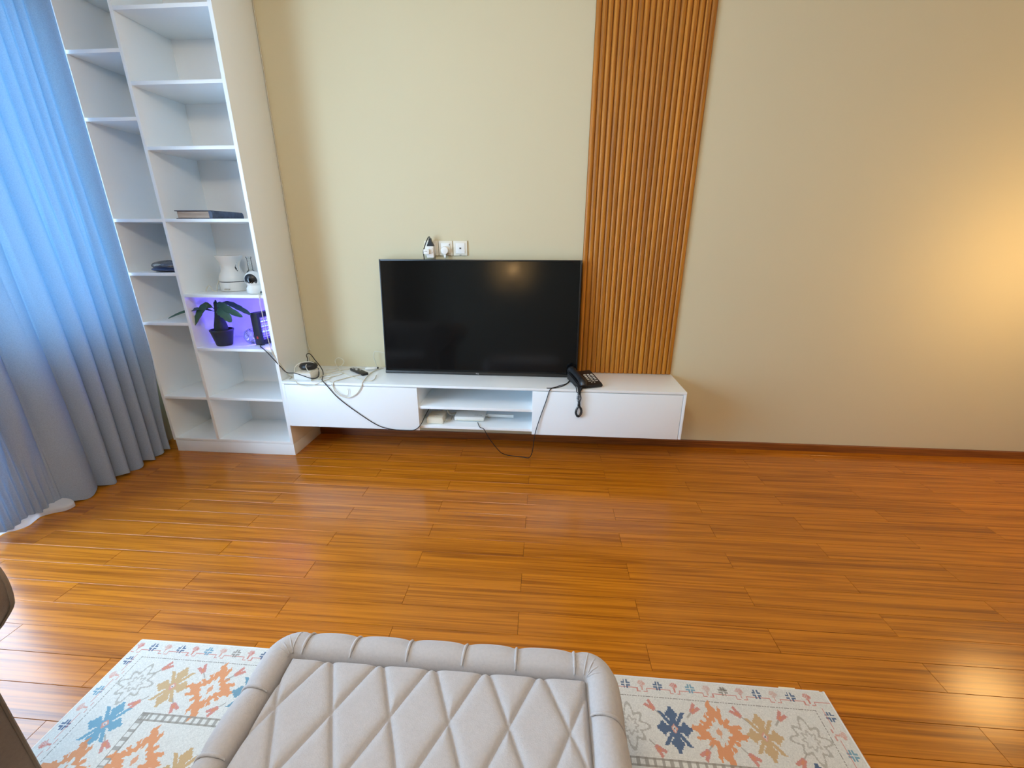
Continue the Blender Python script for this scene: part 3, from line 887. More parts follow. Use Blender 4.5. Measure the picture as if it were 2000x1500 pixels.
# pan tilt camera
cx_, cy_ = -1.667, -0.262
sc_ = thing('security_camera', 'small white pan and tilt camera with a black lens face', 'camera', (cx_, cy_, hz))
obj('base', MB().lathe([(0.036, hz + 0.001), (0.042, hz + 0.005), (0.0455, hz + 0.022), (0.044, hz + 0.036), (0.036, hz + 0.050)], (cx_, cy_, 0), 30), M_plasticw, sc_, ang=60)
hd = [(0.0470 * math.cos(t), 0.0470 * math.sin(t) + hz + 0.080) for t in [(-PI / 2 + PI * i / 14) for i in range(15)]]
hd = [(max(r, 0.002), z) for r, z in hd]
obj('head', MB().lathe(hd, (cx_, cy_, 0), 30), M_plasticw, sc_, ang=80)
HM = Matrix.Translation((cx_, cy_, hz + 0.083)) @ Matrix.Rotation(math.radians(8), 4, 'Z') @ Matrix.Rotation(math.radians(6), 4, 'X')
fce = obj('face', MB().lathe([(0.0345, -0.0325), (0.031, -0.0370), (0.018, -0.0445), (0.004, -0.0482)], (0, 0, 0), 28, 'y').xf(HM), M_black, sc_, ang=60)
obj('lens', MB().lathe([(0.0125, -0.0455), (0.0125, -0.0495), (0.008, -0.0505)], (0, 0, 0), 20, 'y').xf(HM), M_screen, fce)
obj('side_vent', MB().box(-0.012, 0.012, -0.0425, -0.034, -0.067, -0.040, 0.003).xf(Matrix.Translation((cx_, cy_, hz + 0.083)) @ Matrix.Rotation(math.radians(-62), 4, 'Z')), M_black, sc_)
obj('rear_port', MB().box(cx_ + 0.033, cx_ + 0.043, cy_ - 0.020, cy_ - 0.010, hz + 0.006, hz + 0.016), M_black, sc_)
cable('camera_cable', [(-1.632, -0.280, 1.0125), (-1.616, -0.310, 1.0118), (-1.6035, -0.334, 1.0115), (-1.602, -0.3365, 0.995), (-1.605, -0.336, 0.960), (-1.604, -0.336, 0.915), (-1.603, -0.336, 0.841), (-1.599, -0.336, 0.766), (-1.592, -0.336, 0.700), (-1.583, -0.334, 0.66), (-1.560, -0.32, 0.60), (-1.545, -0.29, 0.53), (-1.54, -0.265, 0.506)], 0.0023, M_cablew,
      'white camera cable hanging straight down in front of the violet lit shelf')

# potted plant
lz = 0.695
px_, py_ = -1.945, -0.245
pt = thing('potted_plant', 'artificial palm with drooping dark leaves in a black pot', 'plant', (px_, py_, lz))
obj('pot', MB().lathe([(0.040, lz + 0.001), (0.043, lz + 0.004), (0.061, lz + 0.086), (0.064, lz + 0.090), (0.064, lz + 0.098), (0.058, lz + 0.098), (0.055, lz + 0.088)], (px_, py_, 0), 28), M_pot, pt)
tr = [(0.034, lz + 0.088), (0.037, lz + 0.105), (0.034, lz + 0.125), (0.028, lz + 0.150), (0.021, lz + 0.178), (0.016, lz + 0.205), (0.013, lz + 0.230), (0.012, lz + 0.255)]
obj('trunk', MB().lathe(tr, (px_, py_, 0), 18), M_trunk, pt, ang=60)


def leaf(pts, w, nrm=(0, 0, 1), stemw=0.0022):
    P = catmull([Vector(p) for p in pts], 6)
    m = len(P)
    vs, fs = [], []
    for i, p in enumerate(P):
        t = (P[min(i + 1, m - 1)] - P[max(i - 1, 0)]).normalized()
        sd = t.cross(Vector(nrm))
        sd.normalize()
        upn = sd.cross(t)
        s = i / (m - 1)
        g = 0.0 if s < 0.26 else (s - 0.26) / 0.74
        ww = stemw + w * (math.sin(PI * min(1, g ** 1.15)) ** 0.6 if g > 0 else 0) * (1 + 0.10 * math.sin(i * 1.9))
        if i == m - 1:
            ww = 0.0015
        dz = ww * 0.28
        for th in (0.0, -0.0012):
            for k, off in ((-1, dz), (0, 0), (1, dz)):
                vs.append(p + sd * ww * k + upn * (off + th))
    for i in range(m - 1):
        a, b = i * 6, (i + 1) * 6
        fs += [(a, a + 1, b + 1, b), (a + 1, a + 2, b + 2, b + 1), (a + 3, b + 3, b + 4, a + 4), (a + 4, b + 4, b + 5, a + 5), (a, b, b + 3, a + 3), (a + 2, a + 5, b + 5, b + 2)]
    e = (m - 1) * 6
    fs += [(0, 3, 4, 1), (1, 4, 5, 2), (e, e + 1, e + 4, e + 3), (e + 1, e + 2, e + 5, e + 4)]
    return MB().add(vs, fs)


cz = lz + 0.200
cx0 = px_ + 0.004


def lp(*q):
    return [(cx0, py_, cz)] + [(cx0 + a, py_ + b, cz + c) for a, b, c in q]


LV = [
    (lp((-0.030, -0.010, 0.010), (-0.075, -0.030, 0.022), (-0.150, -0.060, 0.012), (-0.245, -0.090, -0.025)), 0.013, (0, -0.5, 1)),
    (lp((-0.018, -0.015, 0.030), (-0.045, -0.030, 0.040), (-0.085, -0.045, -0.010), (-0.125, -0.055, -0.072)), 0.023, (-0.3, -1, 0.3)),
    (lp((0.014, -0.020, 0.018), (0.040, -0.035, 0.016), (0.078, -0.045, -0.008), (0.112, -0.055, -0.048)), 0.024, (0.2, -1, 0.5)),
    (lp((0.010, -0.012, 0.040), (0.040, -0.022, 0.048), (0.100, -0.035, 0.018), (0.180, -0.045, -0.018)), 0.018, (0.2, -1, 0.6)),
    (lp((0.014, 0.010, 0.044), (0.060, 0.020, 0.050), (0.130, 0.015, 0.020), (0.205, -0.005, -0.012)), 0.014, (0.2, -0.7, 0.8)),
    (lp((-0.002, 0.004, 0.030), (0.004, -0.004, 0.060), (0.012, -0.012, 0.072)), 0.007, (0, -1, 0.2)),
    (lp((-0.020, 0.02, 0.010), (-0.045, 0.045, 0.020), (-0.085, 0.08, 0.014)), 0.013, (0, -0.6, 1)),
    (lp((-0.010, 0.002, 0.040), (-0.016, 0.006, 0.062)), 0.004, (0, -1, 0.2)),
]
for pts, w, nr in LV:
    obj('leaf', leaf(pts, w, nr), M_leaf, pt, ang=60)

# bug zapper
zp = thing('bug_zapper', 'black bug zapper with glowing blue tubes at the shelf end', 'bug zapper', (-1.675, -0.25, lz))
ZM = Matrix.Translation((-1.7165, -0.172, lz)) @ Matrix.Rotation(math.radians(75), 4, 'Z')
zw, zd, zh = 0.066, 0.026, 0.196
body = MB()
body.box(-zw, -zw + 0.020, -zd, zd, 0.004, zh, 0.003)
body.box(zw - 0.020, zw, -zd, zd, 0.004, zh, 0.003)
body.box(-zw + 0.020, zw - 0.020, -zd, zd, zh - 0.028, zh, 0.003)
body.box(-zw + 0.020, zw - 0.020, -zd, zd, 0.004, 0.034, 0.003)
obj('housing', body.xf(ZM), M_zap, zp)
for zz_ in (0.076, 0.110, 0.140):
    obj('lamp_tube', MB().lathe([(0.0055, -zw + 0.020), (0.0055, zw - 0.020)], (0, 0.0, zz_), 12, 'x').xf(ZM), M_tube, zp)
for i in range(9):
    zb = 0.040 + i * 0.0155
    obj('grille_bar', MB().box(-zw + 0.020, zw - 0.020, -zd + 0.001, -zd + 0.0035, zb, zb + 0.0022).xf(ZM), M_zap, zp)
for i in range(6):
    xb_ = -0.040 + i * 0.016
    obj('grille_bar', MB().box(xb_, xb_ + 0.002, -zd + 0.004, -zd + 0.006, 0.034, zh - 0.028).xf(ZM), M_grid, zp)
obj('switch', MB().box(-zw - 0.002, -zw, -0.008, 0.004, 0.040, 0.054).xf(ZM), M_red, zp)
for a in (-1, 1):
    obj('foot', MB().box(a * 0.055 - 0.008, a * 0.055 + 0.008, -zd, zd, 0.0, 0.005).xf(ZM), M_zap, zp)
bg_ = thing('plastic_bag', 'crumpled clear plastic bag left of the bug zapper', 'bag', (-1.81, -0.18, lz))
obj('bag_body', pillow(-1.808, -0.185, lz + 0.001, 0.040, 0.036, 0.085, 0.12, 21), M_clear, bg_, ang=80)

# ------------------------------------------------------------------ curtain and sheer
valley = [-0.30, -0.36, -0.43, -0.503, -0.60, -0.69, -0.79, -0.945, -1.06, -1.16, -1.26]
valley_top = [-0.30, -0.335, -0.375, -0.42, -0.465, -0.51, -0.56, -0.62, -0.69, -0.77, -0.86, -0.95, -1.05, -1.15, -1.26]


def fold(y, vv):
    for a, b in zip(vv[:-1], vv[1:]):
        if b <= y <= a:
            t = (a - y) / (a - b)
            return math.sin(PI * t) ** 0.8 * min(1.0, (a - b) / 0.10 + 0.25)
    return 0.0


def sstep(a, b, x):
    t = max(0, min(1, (x - a) / (b - a)))
    return t * t * (3 - 2 * t)


CT0, CT1 = -0.336, -1.25
CUX = -2.462


def curt(u, v, th=0.0):
    y = CT0 + (CT1 - CT0) * u
    z = 0.012 + 2.60 * v
    z += 0.010 * math.sin(u * 40) * (1 - sstep(0, 0.05, v))
    k = sstep(0.7, 2.1, z)
    yy = y + 0.012 * math.sin(z * 2.1 + u * 9) * (1 - abs(2 * u - 1))
    a = fold(min(-0.3, max(-1.26, yy)), valley) * 0.060 * (1 - k) + fold(min(-0.3, max(-1.26, yy)), valley_top) * 0.045 * k
    lead = (1 - sstep(0.0, 0.06, u)) * (0.055 * sstep(0.1, 0.7, z) + 0.052) + 0.006 * math.sin(u * 190)
    rec = sstep(0.915, 1.0, -y) * (1 - sstep(0.06, 0.65, z))
    a = a * (1 - 0.45 * rec) - 0.040 * rec
    z += 0.022 * rec * (1 - sstep(0.0, 0.3, z))
    return (max(CUX + a + 0.012 * math.sin(z * 1.3 + 4 * u), CUX + lead) + th, y, z)


def sheet(fn, nu, nv, th):
    a = MB().grid(nu, nv, lambda u, v: fn(u, v, 0.0))
    b = MB().grid(nu, nv, lambda u, v: fn(u, v, -th))
    a.add(b.v, b.f)
    return a


ctn = thing('curtain', 'long blue grey curtain drawn in folds beside the bookcase', 'curtain', (-2.43, -0.8, 0.012))
obj('cloth', MB().grid(300, 60, lambda u, v: curt(u, v)), M_curt, ctn, ang=180)
obj('rail', MB().tube([(-2.44, -0.02, 2.645), (-2.44, -4.2, 2.645)], 0.012, 10, smooth=0), M_metal, ctn)
hem = [Vector(p) for p in ((-2.432, -0.920, 0), (-2.395, -0.945, 0), (-2.400, -0.985, 0), (-2.440, -1.010, 0), (-2.470, -1.040, 0), (-2.462, -1.075, 0), (-2.452, -1.11, 0), (-2.470, -1.145, 0), (-2.500, -1.165, 0), (-2.500, -1.20, 0), (-2.505, -1.235, 0))]
HP = catmull(hem, 10)


def sheer(u, v, th=0.0):
    f = u * (len(HP) - 1)
    i = min(int(f), len(HP) - 2)
    p = HP[i].lerp(HP[i + 1], f - i)
    z = 0.004 + (0.045 * v / 0.35 if v < 0.35 else 0.045 + (2.58 - 0.045) * (v - 0.35) / 0.65)
    k = sstep(0.02, 0.075, z)
    x = p.x * (1 - k) + (-2.537 + 0.001 * math.sin(u * 60)) * k
    return (x, p.y, z)


shr = thing('sheer_curtain', 'white sheer curtain whose wavy hem peeks out under the blue curtain', 'curtain', (-2.47, -1.1, 0.004))
obj('cloth', MB().grid(150, 30, sheer), M_sheer, shr, ang=180)

# ------------------------------------------------------------------ rug with its woven pattern
RX0, RX1, RY1, RD = -1.354, 0.879, -1.640, 1.58
cell = 0.0025
us = np.arange(0, RX1 - RX0 + 1e-6, cell)
vf = np.arange(0, 0.36, cell)
vs_ = np.concatenate([vf, np.arange(vf[-1] + 0.02, RD + 0.001, 0.02)])
uc = (us[:-1] + us[1:]) / 2
vc = (vs_[:-1] + vs_[1:]) / 2
U, V = np.meshgrid(uc, vc)
RW = RX1 - RX0
rng = np.random.default_rng(4)
C = np.zeros(U.shape + (3,))
cream = np.array([0.62, 0.60, 0.545])
C[:] = cream
C *= (1 + 0.05 * rng.standard_normal(U.shape))[..., None]
red, orange, navy, tan, grey, pink, teal = [np.array(srgb(*c)[:3]) for c in ((190, 96, 78), (208, 130, 72), (38, 74, 112), (186, 150, 98), (150, 142, 130), (200, 140, 122), (90, 140, 160))]


def paint(mask, col, a=0.9):
    col = col * 0.92 + cream * 0.08
    al = (mask * a)[..., None] if mask.dtype != bool else (mask.astype(float) * a)[..., None]
    C[:] = C * (1 - al) + col * al


def q(a, s):
    return np.round(a / s) * s


def kite(du, dv, L, Wd):
    # a serrated petal from the centre along +v
    t = dv / L
    w = Wd * np.where(t < 0.35, 0.40, np.where(t < 0.62, 0.40 + 0.60 * (t - 0.35) / 0.27, np.where(t < 0.85, 1.0 - 0.70 * (t - 0.62) / 0.23, 0.24)))
    w = q(w, 0.004) + 0.001
    return (t > 0) & (t < 1) & (np.abs(du) < w)


def star(u0, v0, col, a=0.95, sc1=1.0, ctr=True):
    du, dv = q(U - u0, 0.002), q(V - v0, 0.002)
    m = kite(du, dv, 0.062 * sc1, 0.018 * sc1) | kite(du, -dv, 0.062 * sc1, 0.018 * sc1) | kite(dv, du, 0.050 * sc1, 0.019 * sc1) | kite(dv, -du, 0.050 * sc1, 0.019 * sc1)
    for s1 in (1, -1):
        m |= (np.abs(du - s1 * dv * 0.75) < 0.006) & (np.abs(dv) < 0.045 * sc1) & (np.abs(dv) > 0.010)
    m |= (np.abs(du) + np.abs(dv) < 0.024 * sc1)
    paint(m, col, a)
    if ctr:
        d = np.abs(du) / 0.010 + np.abs(dv) / 0.014
        paint(d < 1, pink, 0.95)
        paint(d < 0.6, cream, 0.95)
        paint(d < 0.28, navy * 0.9, 0.9)


def ring(u0, v0, col):
    du, dv = q(U - u0, 0.003), q(V - v0, 0.003)
    an = np.arctan2(dv, du)
    ser = 0.13 * np.sign(np.sin(an * 14)) + 0.10 * np.sign(np.cos(an * 4))
    d = np.abs(du) / 0.066 + np.abs(dv) / 0.074
    paint((d < 1.02 + ser) & (d > 0.50 + 0.05 * np.sign(np.sin(an * 12))), col, 0.92)
    paint(np.abs(du) / 0.008 + np.abs(dv) / 0.014 < 1, col, 0.8)


def flower(u0, v0, col=grey):
    du, dv = U - u0, V - v0
    r = np.hypot(du, dv * 0.9)
    an = np.arctan2(dv, du)
    R1 = 0.040 + 0.009 * np.cos(an * 8) + 0.005 * np.cos(an * 4)
    paint(np.abs(r - R1) < 0.0042, col, 0.7)
    R2 = 0.018 + 0.004 * np.cos(an * 8)
    paint(np.abs(r - R2) < 0.0032, col, 0.6)


def tulip(u0, v0, s1, s2):
    du, dv = (U - u0) * s1, (V - v0) * s2
    a, b = (du + dv) / 1.414, (du - dv) / 1.414
    m = (np.abs(b) < 0.006 + 0.25 * np.clip(a + 0.012, 0, 1)) & (a > -0.014) & (a < 0.016) & ~((np.abs(b) < 0.35 * (a - 0.004)) & (a > 0.004))
    paint(m, red, 0.8)
    paint((np.abs(b) < 0.002) & (a > -0.034) & (a <= -0.014), grey, 0.8)
    paint((np.abs(b) < 0.003) & (a > -0.008) & (a < 0.004), orange, 0.6)


def hashm(u0, v0, col, a=0.9, rot=False):
    du, dv = U - u0, V - v0
    if rot:
        du, dv = dv, du
    m = ((np.abs(np.abs(du) - 0.0042) < 0.0024) & (np.abs(dv) < 0.0135) & (np.abs(dv) > 0.002)) | ((np.abs(np.abs(dv) - 0.0042) < 0.0024) & (np.abs(du) < 0.0135) & (np.abs(du) > 0.002))
    paint(m, col, a)


def leafm(u0, v0, col, rot=0):
    du, dv = U - u0, V - v0
    if rot:
        du, dv = dv, du * rot
    t = (dv + 0.014) / 0.022
    w = np.where(t < 0.35, 0.0045 + 0.009 * t / 0.35, 0.0135 * (1 - (t - 0.35) / 0.68)) - 0.003 * (np.mod(t * 3, 1) > 0.6)
    m = (t > 0) & (t < 1) & (np.abs(du) < w)
    paint(m, col, 0.70)
    paint(m & (np.abs(np.mod(du + dv, 0.008) - 0.004) < 0.0012), cream, 0.45)
    paint((np.abs(du) < 0.0018) & (dv > 0.004) & (dv < 0.016), col, 0.85)
    paint((np.abs(du - 0.006) < 0.004) & (np.abs(dv + 0.004) < 0.004), col, 0.6)


def meander(along, across, ph0, col, s=1):
    # red line that steps down under each leaf
    t = np.mod(along - ph0 + 0.049, 0.098) - 0.049
    base = 0.0335
    low = 0.0435
    m = (np.abs(across - base) < 0.0014) & (np.abs(t) > 0.014)
    m |= (np.abs(across - low) < 0.0014) & (np.abs(t) < 0.0155) & (np.abs(t) > 0.004)
    m |= (np.abs(np.abs(t) - 0.0145) < 0.0013) & (across > base - 0.001) & (across < low + 0.001)
    paint(m, col, 0.8)


DU = np.minimum(U, RW - U)
inb = (V > 0.058) & (DU > 0.056)
meander(U, V, 0.016 + 0.098, red)
paint(np.zeros(U.shape, bool), red)
for k in range(23):
    u0 = 0.016 + 0.098 * k
    if 0.006 < u0 < RW - 0.004:
        leafm(u0, 0.024, pink * 0.95 if k % 2 else red)
    u1 = u0 + 0.049
    if u1 < RW - 0.02:
        f = [navy, navy, teal, grey * 0.75][k % 4]
        hashm(u1, 0.024, f)
for k in range(1, 16):
    vv = 0.024 + 0.098 * k
    for u0, rot in ((0.024, 1), (RW - 0.024, -1)):
        hashm(u0, vv - 0.049, navy if k % 2 else teal)
        leafm(u0, vv, pink if k % 3 else red, rot)
side = (V > 0.05)
for sgn in (0, 1):
    ac = U if sgn == 0 else RW - U
    t = np.mod(V - 0.024 + 0.049, 0.098) - 0.049
    m = side & (((np.abs(ac - 0.034) < 0.0014) & (np.abs(t) > 0.014)) | ((np.abs(ac - 0.043) < 0.0014) & (np.abs(t) < 0.015) & (np.abs(t) > 0.004)))
    paint(m, red, 0.7)
paint((np.abs(V - 0.0585) < 0.0016) & (DU > 0.056) & (np.mod(U, 0.008) < 0.0062), grey * 0.6, 0.85)
paint((np.abs(DU - 0.0565) < 0.0016) & (V > 0.0585) & (np.mod(V, 0.008) < 0.0062), grey * 0.6, 0.85)
seq = ['f', 't', 'r', 'b']
for sgn in (0, 1):
    for k in range(9):
        u0 = 0.115 + 0.1225 * k
        uu = u0 if sgn == 0 else RW - u0
        kind = seq[k % 4]
        v0 = 0.143
        if kind == 'f':
            flower(uu, v0)
        elif kind == 't':
            star(uu, v0, tan, 0.9)
        elif kind == 'r':
            ring(uu, v0, orange)
        else:
            star(uu, v0, navy if sgn else teal * 0.9, 0.95)
        if k < 9:
            tu = u0 + 0.054
            tt = tu if sgn == 0 else RW - tu
            tulip(tt, 0.086, -1 if k % 2 else 1, -1)
            tulip(tt, 0.200, 1 if k % 2 else -1, 1)
    for k in range(11):
        v0 = 0.258 + 0.1225 * k
        u0 = 0.135
        uu = u0 if sgn == 0 else RW - u0
        kind = ['b', 'r', 't', 'f'][k % 4]
        if kind == 'f':
            flower(uu, v0)
        elif kind == 't':
            star(uu, v0, tan, 0.9)
        elif kind == 'r':
            ring(uu, v0, orange)
        else:
            star(uu, v0, teal * 1.1 if sgn == 0 else navy, 0.95)
        tulip(u0 + 0.052 if sgn == 0 else RW - u0 - 0.052, v0 + 0.05, 1 if sgn == 0 else -1, 1)
# ladder band around the inner field
lad = (DU > 0.214) & (V > 0.220) & (V < 0.243)
paint(lad & ((V < 0.2245) | (V > 0.2385)), grey * 0.8, 0.8)
paint(lad & (np.mod(U, 0.022) < 0.009), grey * 0.75, 0.75)
lad2 = (DU > 0.214) & (DU < 0.237) & (V > 0.22)
paint(lad2 & ((DU < 0.2185) | (DU > 0.2325)), grey * 0.8, 0.8)
paint(lad2 & (np.mod(V, 0.022) < 0.009), grey * 0.75, 0.75)
for sgn in (0, 1):
    for k in range(6):
        u0 = 0.30 + 0.13 * k
        uu = u0 if sgn == 0 else RW - u0
        (ring if k % 2 == 0 else star)(uu, 0.335 + 0.02 * (k % 2), orange if k % 2 == 0 else tan)
# a small brown stain and worn patches
st = np.hypot((U - 1.929) / 0.010, (V - 0.018) / 0.008)
paint(np.clip(1.2 - st, 0, 1), np.array([0.05, 0.03, 0.02]), 0.8)
for (wu, wv) in ((1.88, 0.025), (2.08, 0.02), (1.98, 0.022)):
    st = np.hypot((U - wu) / 0.020, (V - wv) / 0.020)
    paint(np.clip(1.0 - st, 0, 1), cream * 0.8, 0.45)

rug = thing('rug', 'cream woven rug with orange and blue motifs lying under the ottoman', 'rug', ((RX0 + RX1) / 2, RY1 - RD / 2, 0))
nU, nV = len(us), len(vs_)
verts = [(RX0 + float(u), RY1 - float(v) + 0.0015 * math.sin(u * 5.0), 0.0080) for v in vs_ for u in us]
nt_ = len(verts)
faces = [(j * nU + i, (j + 1) * nU + i, (j + 1) * nU + i + 1, j * nU + i + 1) for j in range(nV - 1) for i in range(nU - 1)]
me = bpy.data.meshes.new('pile')
ox, oy = rug.location.x, rug.location.y
me.from_pydata([(a - ox, b - oy, c) for a, b, c in verts], [], faces)
ca = me.color_attributes.new('weave', 'FLOAT_COLOR', 'CORNER')
fc = np.ones((len(faces), 4, 4), dtype=np.float32)
fc[..., :3] = np.clip(C, 0, 1).reshape(-1, 1, 3)
ca.data.foreach_set('color', fc.reshape(-1))
M_rug = mat('rug_weave', (0.7, 0.66, 0.58, 1), 0.95, 0.15, bump=0.5, bscale=500)
nt = M_rug.node_tree
at = nt.nodes.new('ShaderNodeVertexColor')
at.layer_name = 'weave'
nt.links.new(at.outputs['Color'], nt.nodes['Principled BSDF'].inputs['Base Color'])
me.materials.append(M_rug)
o = bpy.data.objects.new('pile', me)
COL.objects.link(o)
o.parent = rug
ym = [RY1 + 0.0015 * math.sin(float(u) * 5.0) for u in us[::8]]
edge = [(RX0 + float(u), RY1 + 0.0015 * math.sin(float(u) * 5.0), 0.0045) for u in us[::12]]
M_bind = mat('rug_binding', (0.70, 0.68, 0.63, 1), 0.9, 0.2)
obj('binding', MB().tube(edge, 0.0042, 8, smooth=0), M_bind, rug)
obj('binding', MB().tube([(RX0, RY1, 0.0045), (RX0, RY1 - RD, 0.0045)], 0.0042, 8, smooth=0), M_bind, rug)
obj('binding', MB().tube([(RX1, RY1, 0.0045), (RX1, RY1 - RD, 0.0045)], 0.0042, 8, smooth=0), M_bind, rug)
obj('tape', MB().box(0.752, 0.800, RY1 - 0.02, RY1 + 0.008, 0.0003, 0.0035), M_tape, rug, smooth=False)['label'] = 'cream strip poking out under the back edge'

# ------------------------------------------------------------------ ottoman
OX0, OX1, OY0, OY1 = -0.590, 0.140, -2.69, -1.9235     # centre line of the padded rim
OZ = 0.425
ot = thing('ottoman', 'pale beige velvet ottoman with diamond quilted top and padded rim', 'ottoman', ((OX0 + OX1) / 2, (OY0 + OY1) / 2, 0.008))
PXD, PYD = 0.1200, 0.1225
XT, YT = -0.350, -1.9415


def puff(x, y):
    a = (x - XT) / PXD
    b = (y - YT) / (2 * PYD)
    d = []
    for s1 in (1, -1):
        f = a + s1 * b
        f = abs(f - round(f))
        d.append(f * PXD * 0.898)
    m = min(d)
    e = min(x - (OX0 + 0.028), (OX1 - 0.028) - x, (OY1 - 0.028) - y, y - (OY0 + 0.028))
    e = max(e, 0)
    h = 0.009 * (1 - math.exp(-(m / 0.0075) ** 1.1)) - 0.004 * math.exp(-(m / 0.0022) ** 2)
    return h * min(1, 0.25 + e / 0.016) - 0.022 * math.exp(-e / 0.0055)


def quilt(u, v):
    x = OX0 + 0.024 + (OX1 - OX0 - 0.048) * u
    y = OY1 - 0.024 + (OY0 - OY1 + 0.048) * v
    return (x, y, 0.407 + puff(x, y))


obj('quilted_top', MB().grid(230, 240, quilt), M_velvet, ot, ang=180)


def rounded_path(x0, x1, y0, y1, r, step):
    P = []
    segs = [((x0 + r, y1), (x1 - r, y1), (0, 1)), ((x1, y1 - r), (x1, y0 + r), (1, 0)), ((x1 - r, y0), (x0 + r, y0), (0, -1)), ((x0, y0 + r), (x0, y1 - r), (-1, 0))]
    cs = [(x1 - r, y1 - r, PI / 2), (x1 - r, y0 + r, 0), (x0 + r, y0 + r, -PI / 2), (x0 + r, y1 - r, PI)]
    for (a, b, nn), (cx, cy, a0) in zip(segs, cs):
        L = math.hypot(b[0] - a[0], b[1] - a[1])
        k = max(2, int(L / step))
        for i in range(k):
            t = i / k
            P.append((a[0] + (b[0] - a[0]) * t, a[1] + (b[1] - a[1]) * t, nn[0], nn[1]))
        k = max(4, int(r * PI / 2 / step))
        for i in range(k):
            an = a0 - PI / 2 * i / k
            P.append((cx + r * math.cos(an), cy + r * math.sin(an), math.cos(an), math.sin(an)))
    return P


RP = rounded_path(OX0, OX1, OY0, OY1, 0.034, 0.0055)
pleats = [(x, OY1) for x in (-0.537, -0.422, -0.293, -0.163, -0.045, 0.086)] + [(OX0, y) for y in (-2.037, -2.163, -2.29, -2.41, -2.53)] + [(OX1, y) for y in (-2.035, -2.19, -2.31, -2.43, -2.55)] + [(x, OY0) for x in (-0.5, -0.36, -0.22, -0.08, 0.06)]
RPROF = [(-0.026, 0.372), (-0.0285, 0.395), (-0.024, 0.414), (-0.012, 0.4235), (0.004, 0.4255), (0.018, 0.422), (0.030, 0.412), (0.041, 0.390), (0.048, 0.360), (0.050, 0.330), (0.044, 0.300), (0.024, 0.284)]


def rim_pt(p, pr, dent):
    n, z = pr
    n2 = n - (0.0030 * dent if n > 0 else 0)
    z2 = z - 0.0024 * dent * max(0, (z - 0.36) / 0.065)
    return (p[0] + p[2] * n2, p[1] + p[3] * n2, z2)


rv, rf = [], []
m = len(RP)
k = len(RPROF)
for i, p in enumerate(RP):
    dmin = min(math.hypot(p[0] - a, p[1] - b) for a, b in pleats)
    dent = math.exp(-(dmin / 0.016) ** 2) - 0.55 * math.exp(-((dmin - 0.060) / 0.035) ** 2)
    for pr in RPROF:
        rv.append(rim_pt(p, pr, dent))
for i in range(m):
    j = (i + 1) % m
    for a in range(k - 1):
        rf.append((i * k + a, j * k + a, j * k + a + 1, i * k + a + 1))
rim = obj('padded_rim', MB().add(rv, rf), M_velvet, ot, ang=180)


def pleat_at(pxy, nx, ny, lean=0.0, r=0.0036):
    pts = []
    for i, (n, z) in enumerate(RPROF[2:10]):
        tx, ty = -ny, nx
        l = lean * (i / 7 - 0.3)
        pts.append((pxy[0] + nx * (n - 0.002) + tx * l, pxy[1] + ny * (n - 0.002) + ty * l, z - 0.0005))
    return MB().tube(pts, [r * 0.6, r, r, r, r, r, r, r * 0.6], 6, smooth=4)


for (a, b) in pleats:
    if abs(b - OY1) < 1e-6:
        nn = (0, 1)
    elif abs(a - OX0) < 1e-6:
        nn = (-1, 0)
    elif abs(a - OX1) < 1e-6:
        nn = (1, 0)
    else:
        nn = (0, -1)
    dd = 0.0042
    obj('pleat', pleat_at((a - nn[0] * 0.0015, b - nn[1] * 0.0015), nn[0], nn[1], random.uniform(-0.008, 0.008)), M_velvet, rim, ang=180)
for (cx, cy, a0) in ((OX0 + 0.034, OY1 - 0.034, PI / 2), (OX1 - 0.034, OY1 - 0.034, 0.0)):
    for j in range(4):
        an = a0 + PI / 2 * (0.12 + 0.25 * j)
        nx, ny = math.cos(an), math.sin(an)
        obj('corner_fold', pleat_at((cx + 0.034 * nx, cy + 0.034 * ny), nx, ny, random.uniform(-0.012, 0.012), 0.0022), M_velvet, rim, ang=180)
bp2 = rounded_path(OX0, OX1, OY0, OY1, 0.034, 0.02)
bv, bf = [], []
BPR = [(0.030, 0.300), (0.036, 0.285), (0.034, 0.20), (0.034, 0.08), (0.028, 0.055), (0.0, 0.052)]
for p in bp2:
    for (n, z) in BPR:
        bv.append((p[0] + p[2] * n, p[1] + p[3] * n, z))
for i in range(len(bp2)):
    j = (i + 1) % len(bp2)
    for a in range(len(BPR) - 1):
        bf.append((i * 6 + a, j * 6 + a, j * 6 + a + 1, i * 6 + a + 1))
bf.append(tuple(i * 6 + 5 for i in range(len(bp2))))
obj('body', MB().add(bv, bf), M_velvet, ot, ang=50)
for fx in (OX0 + 0.03, OX1 - 0.03):
    for fy in (OY0 + 0.03, OY1 - 0.03):
        obj('foot', MB().lathe([(0.020, 0.0085), (0.026, 0.054)], (fx, fy, 0), 16), M_foot, ot)

# ------------------------------------------------------------------ sofa beside the camera, its scroll arm reaching into the frame
sf = thing('sofa', 'taupe velvet sofa with a rolled scroll arm at the rug corner', 'sofa', (-1.7, -2.5, 0.0))
SY1, SY0 = -2.07, -2.98


def arm_profile(x_out, sgn):
    # sgn=+1: scroll bulges to +x
    pts = [(-1.155, 0.062), (-1.155, 0.40), (-1.152, 0.48), (-1.128, 0.535), (-1.068, 0.583), (-1.043, 0.609), (-1.016, 0.640), (-1.006, 0.660), (-1.000, 0.690), (-1.000, 0.722), (-1.010, 0.755), (-1.035, 0.785), (-1.075, 0.802), (-1.125, 0.800),
           (-1.170, 0.780), (-1.205, 0.745), (-1.225, 0.70), (-1.240, 0.62), (-1.300, 0.55), (-1.310, 0.40), (-1.310, 0.062)]
    if sgn > 0:
        return pts
    mid = -3.50
    return [(mid - x, z) for x, z in pts][::-1]


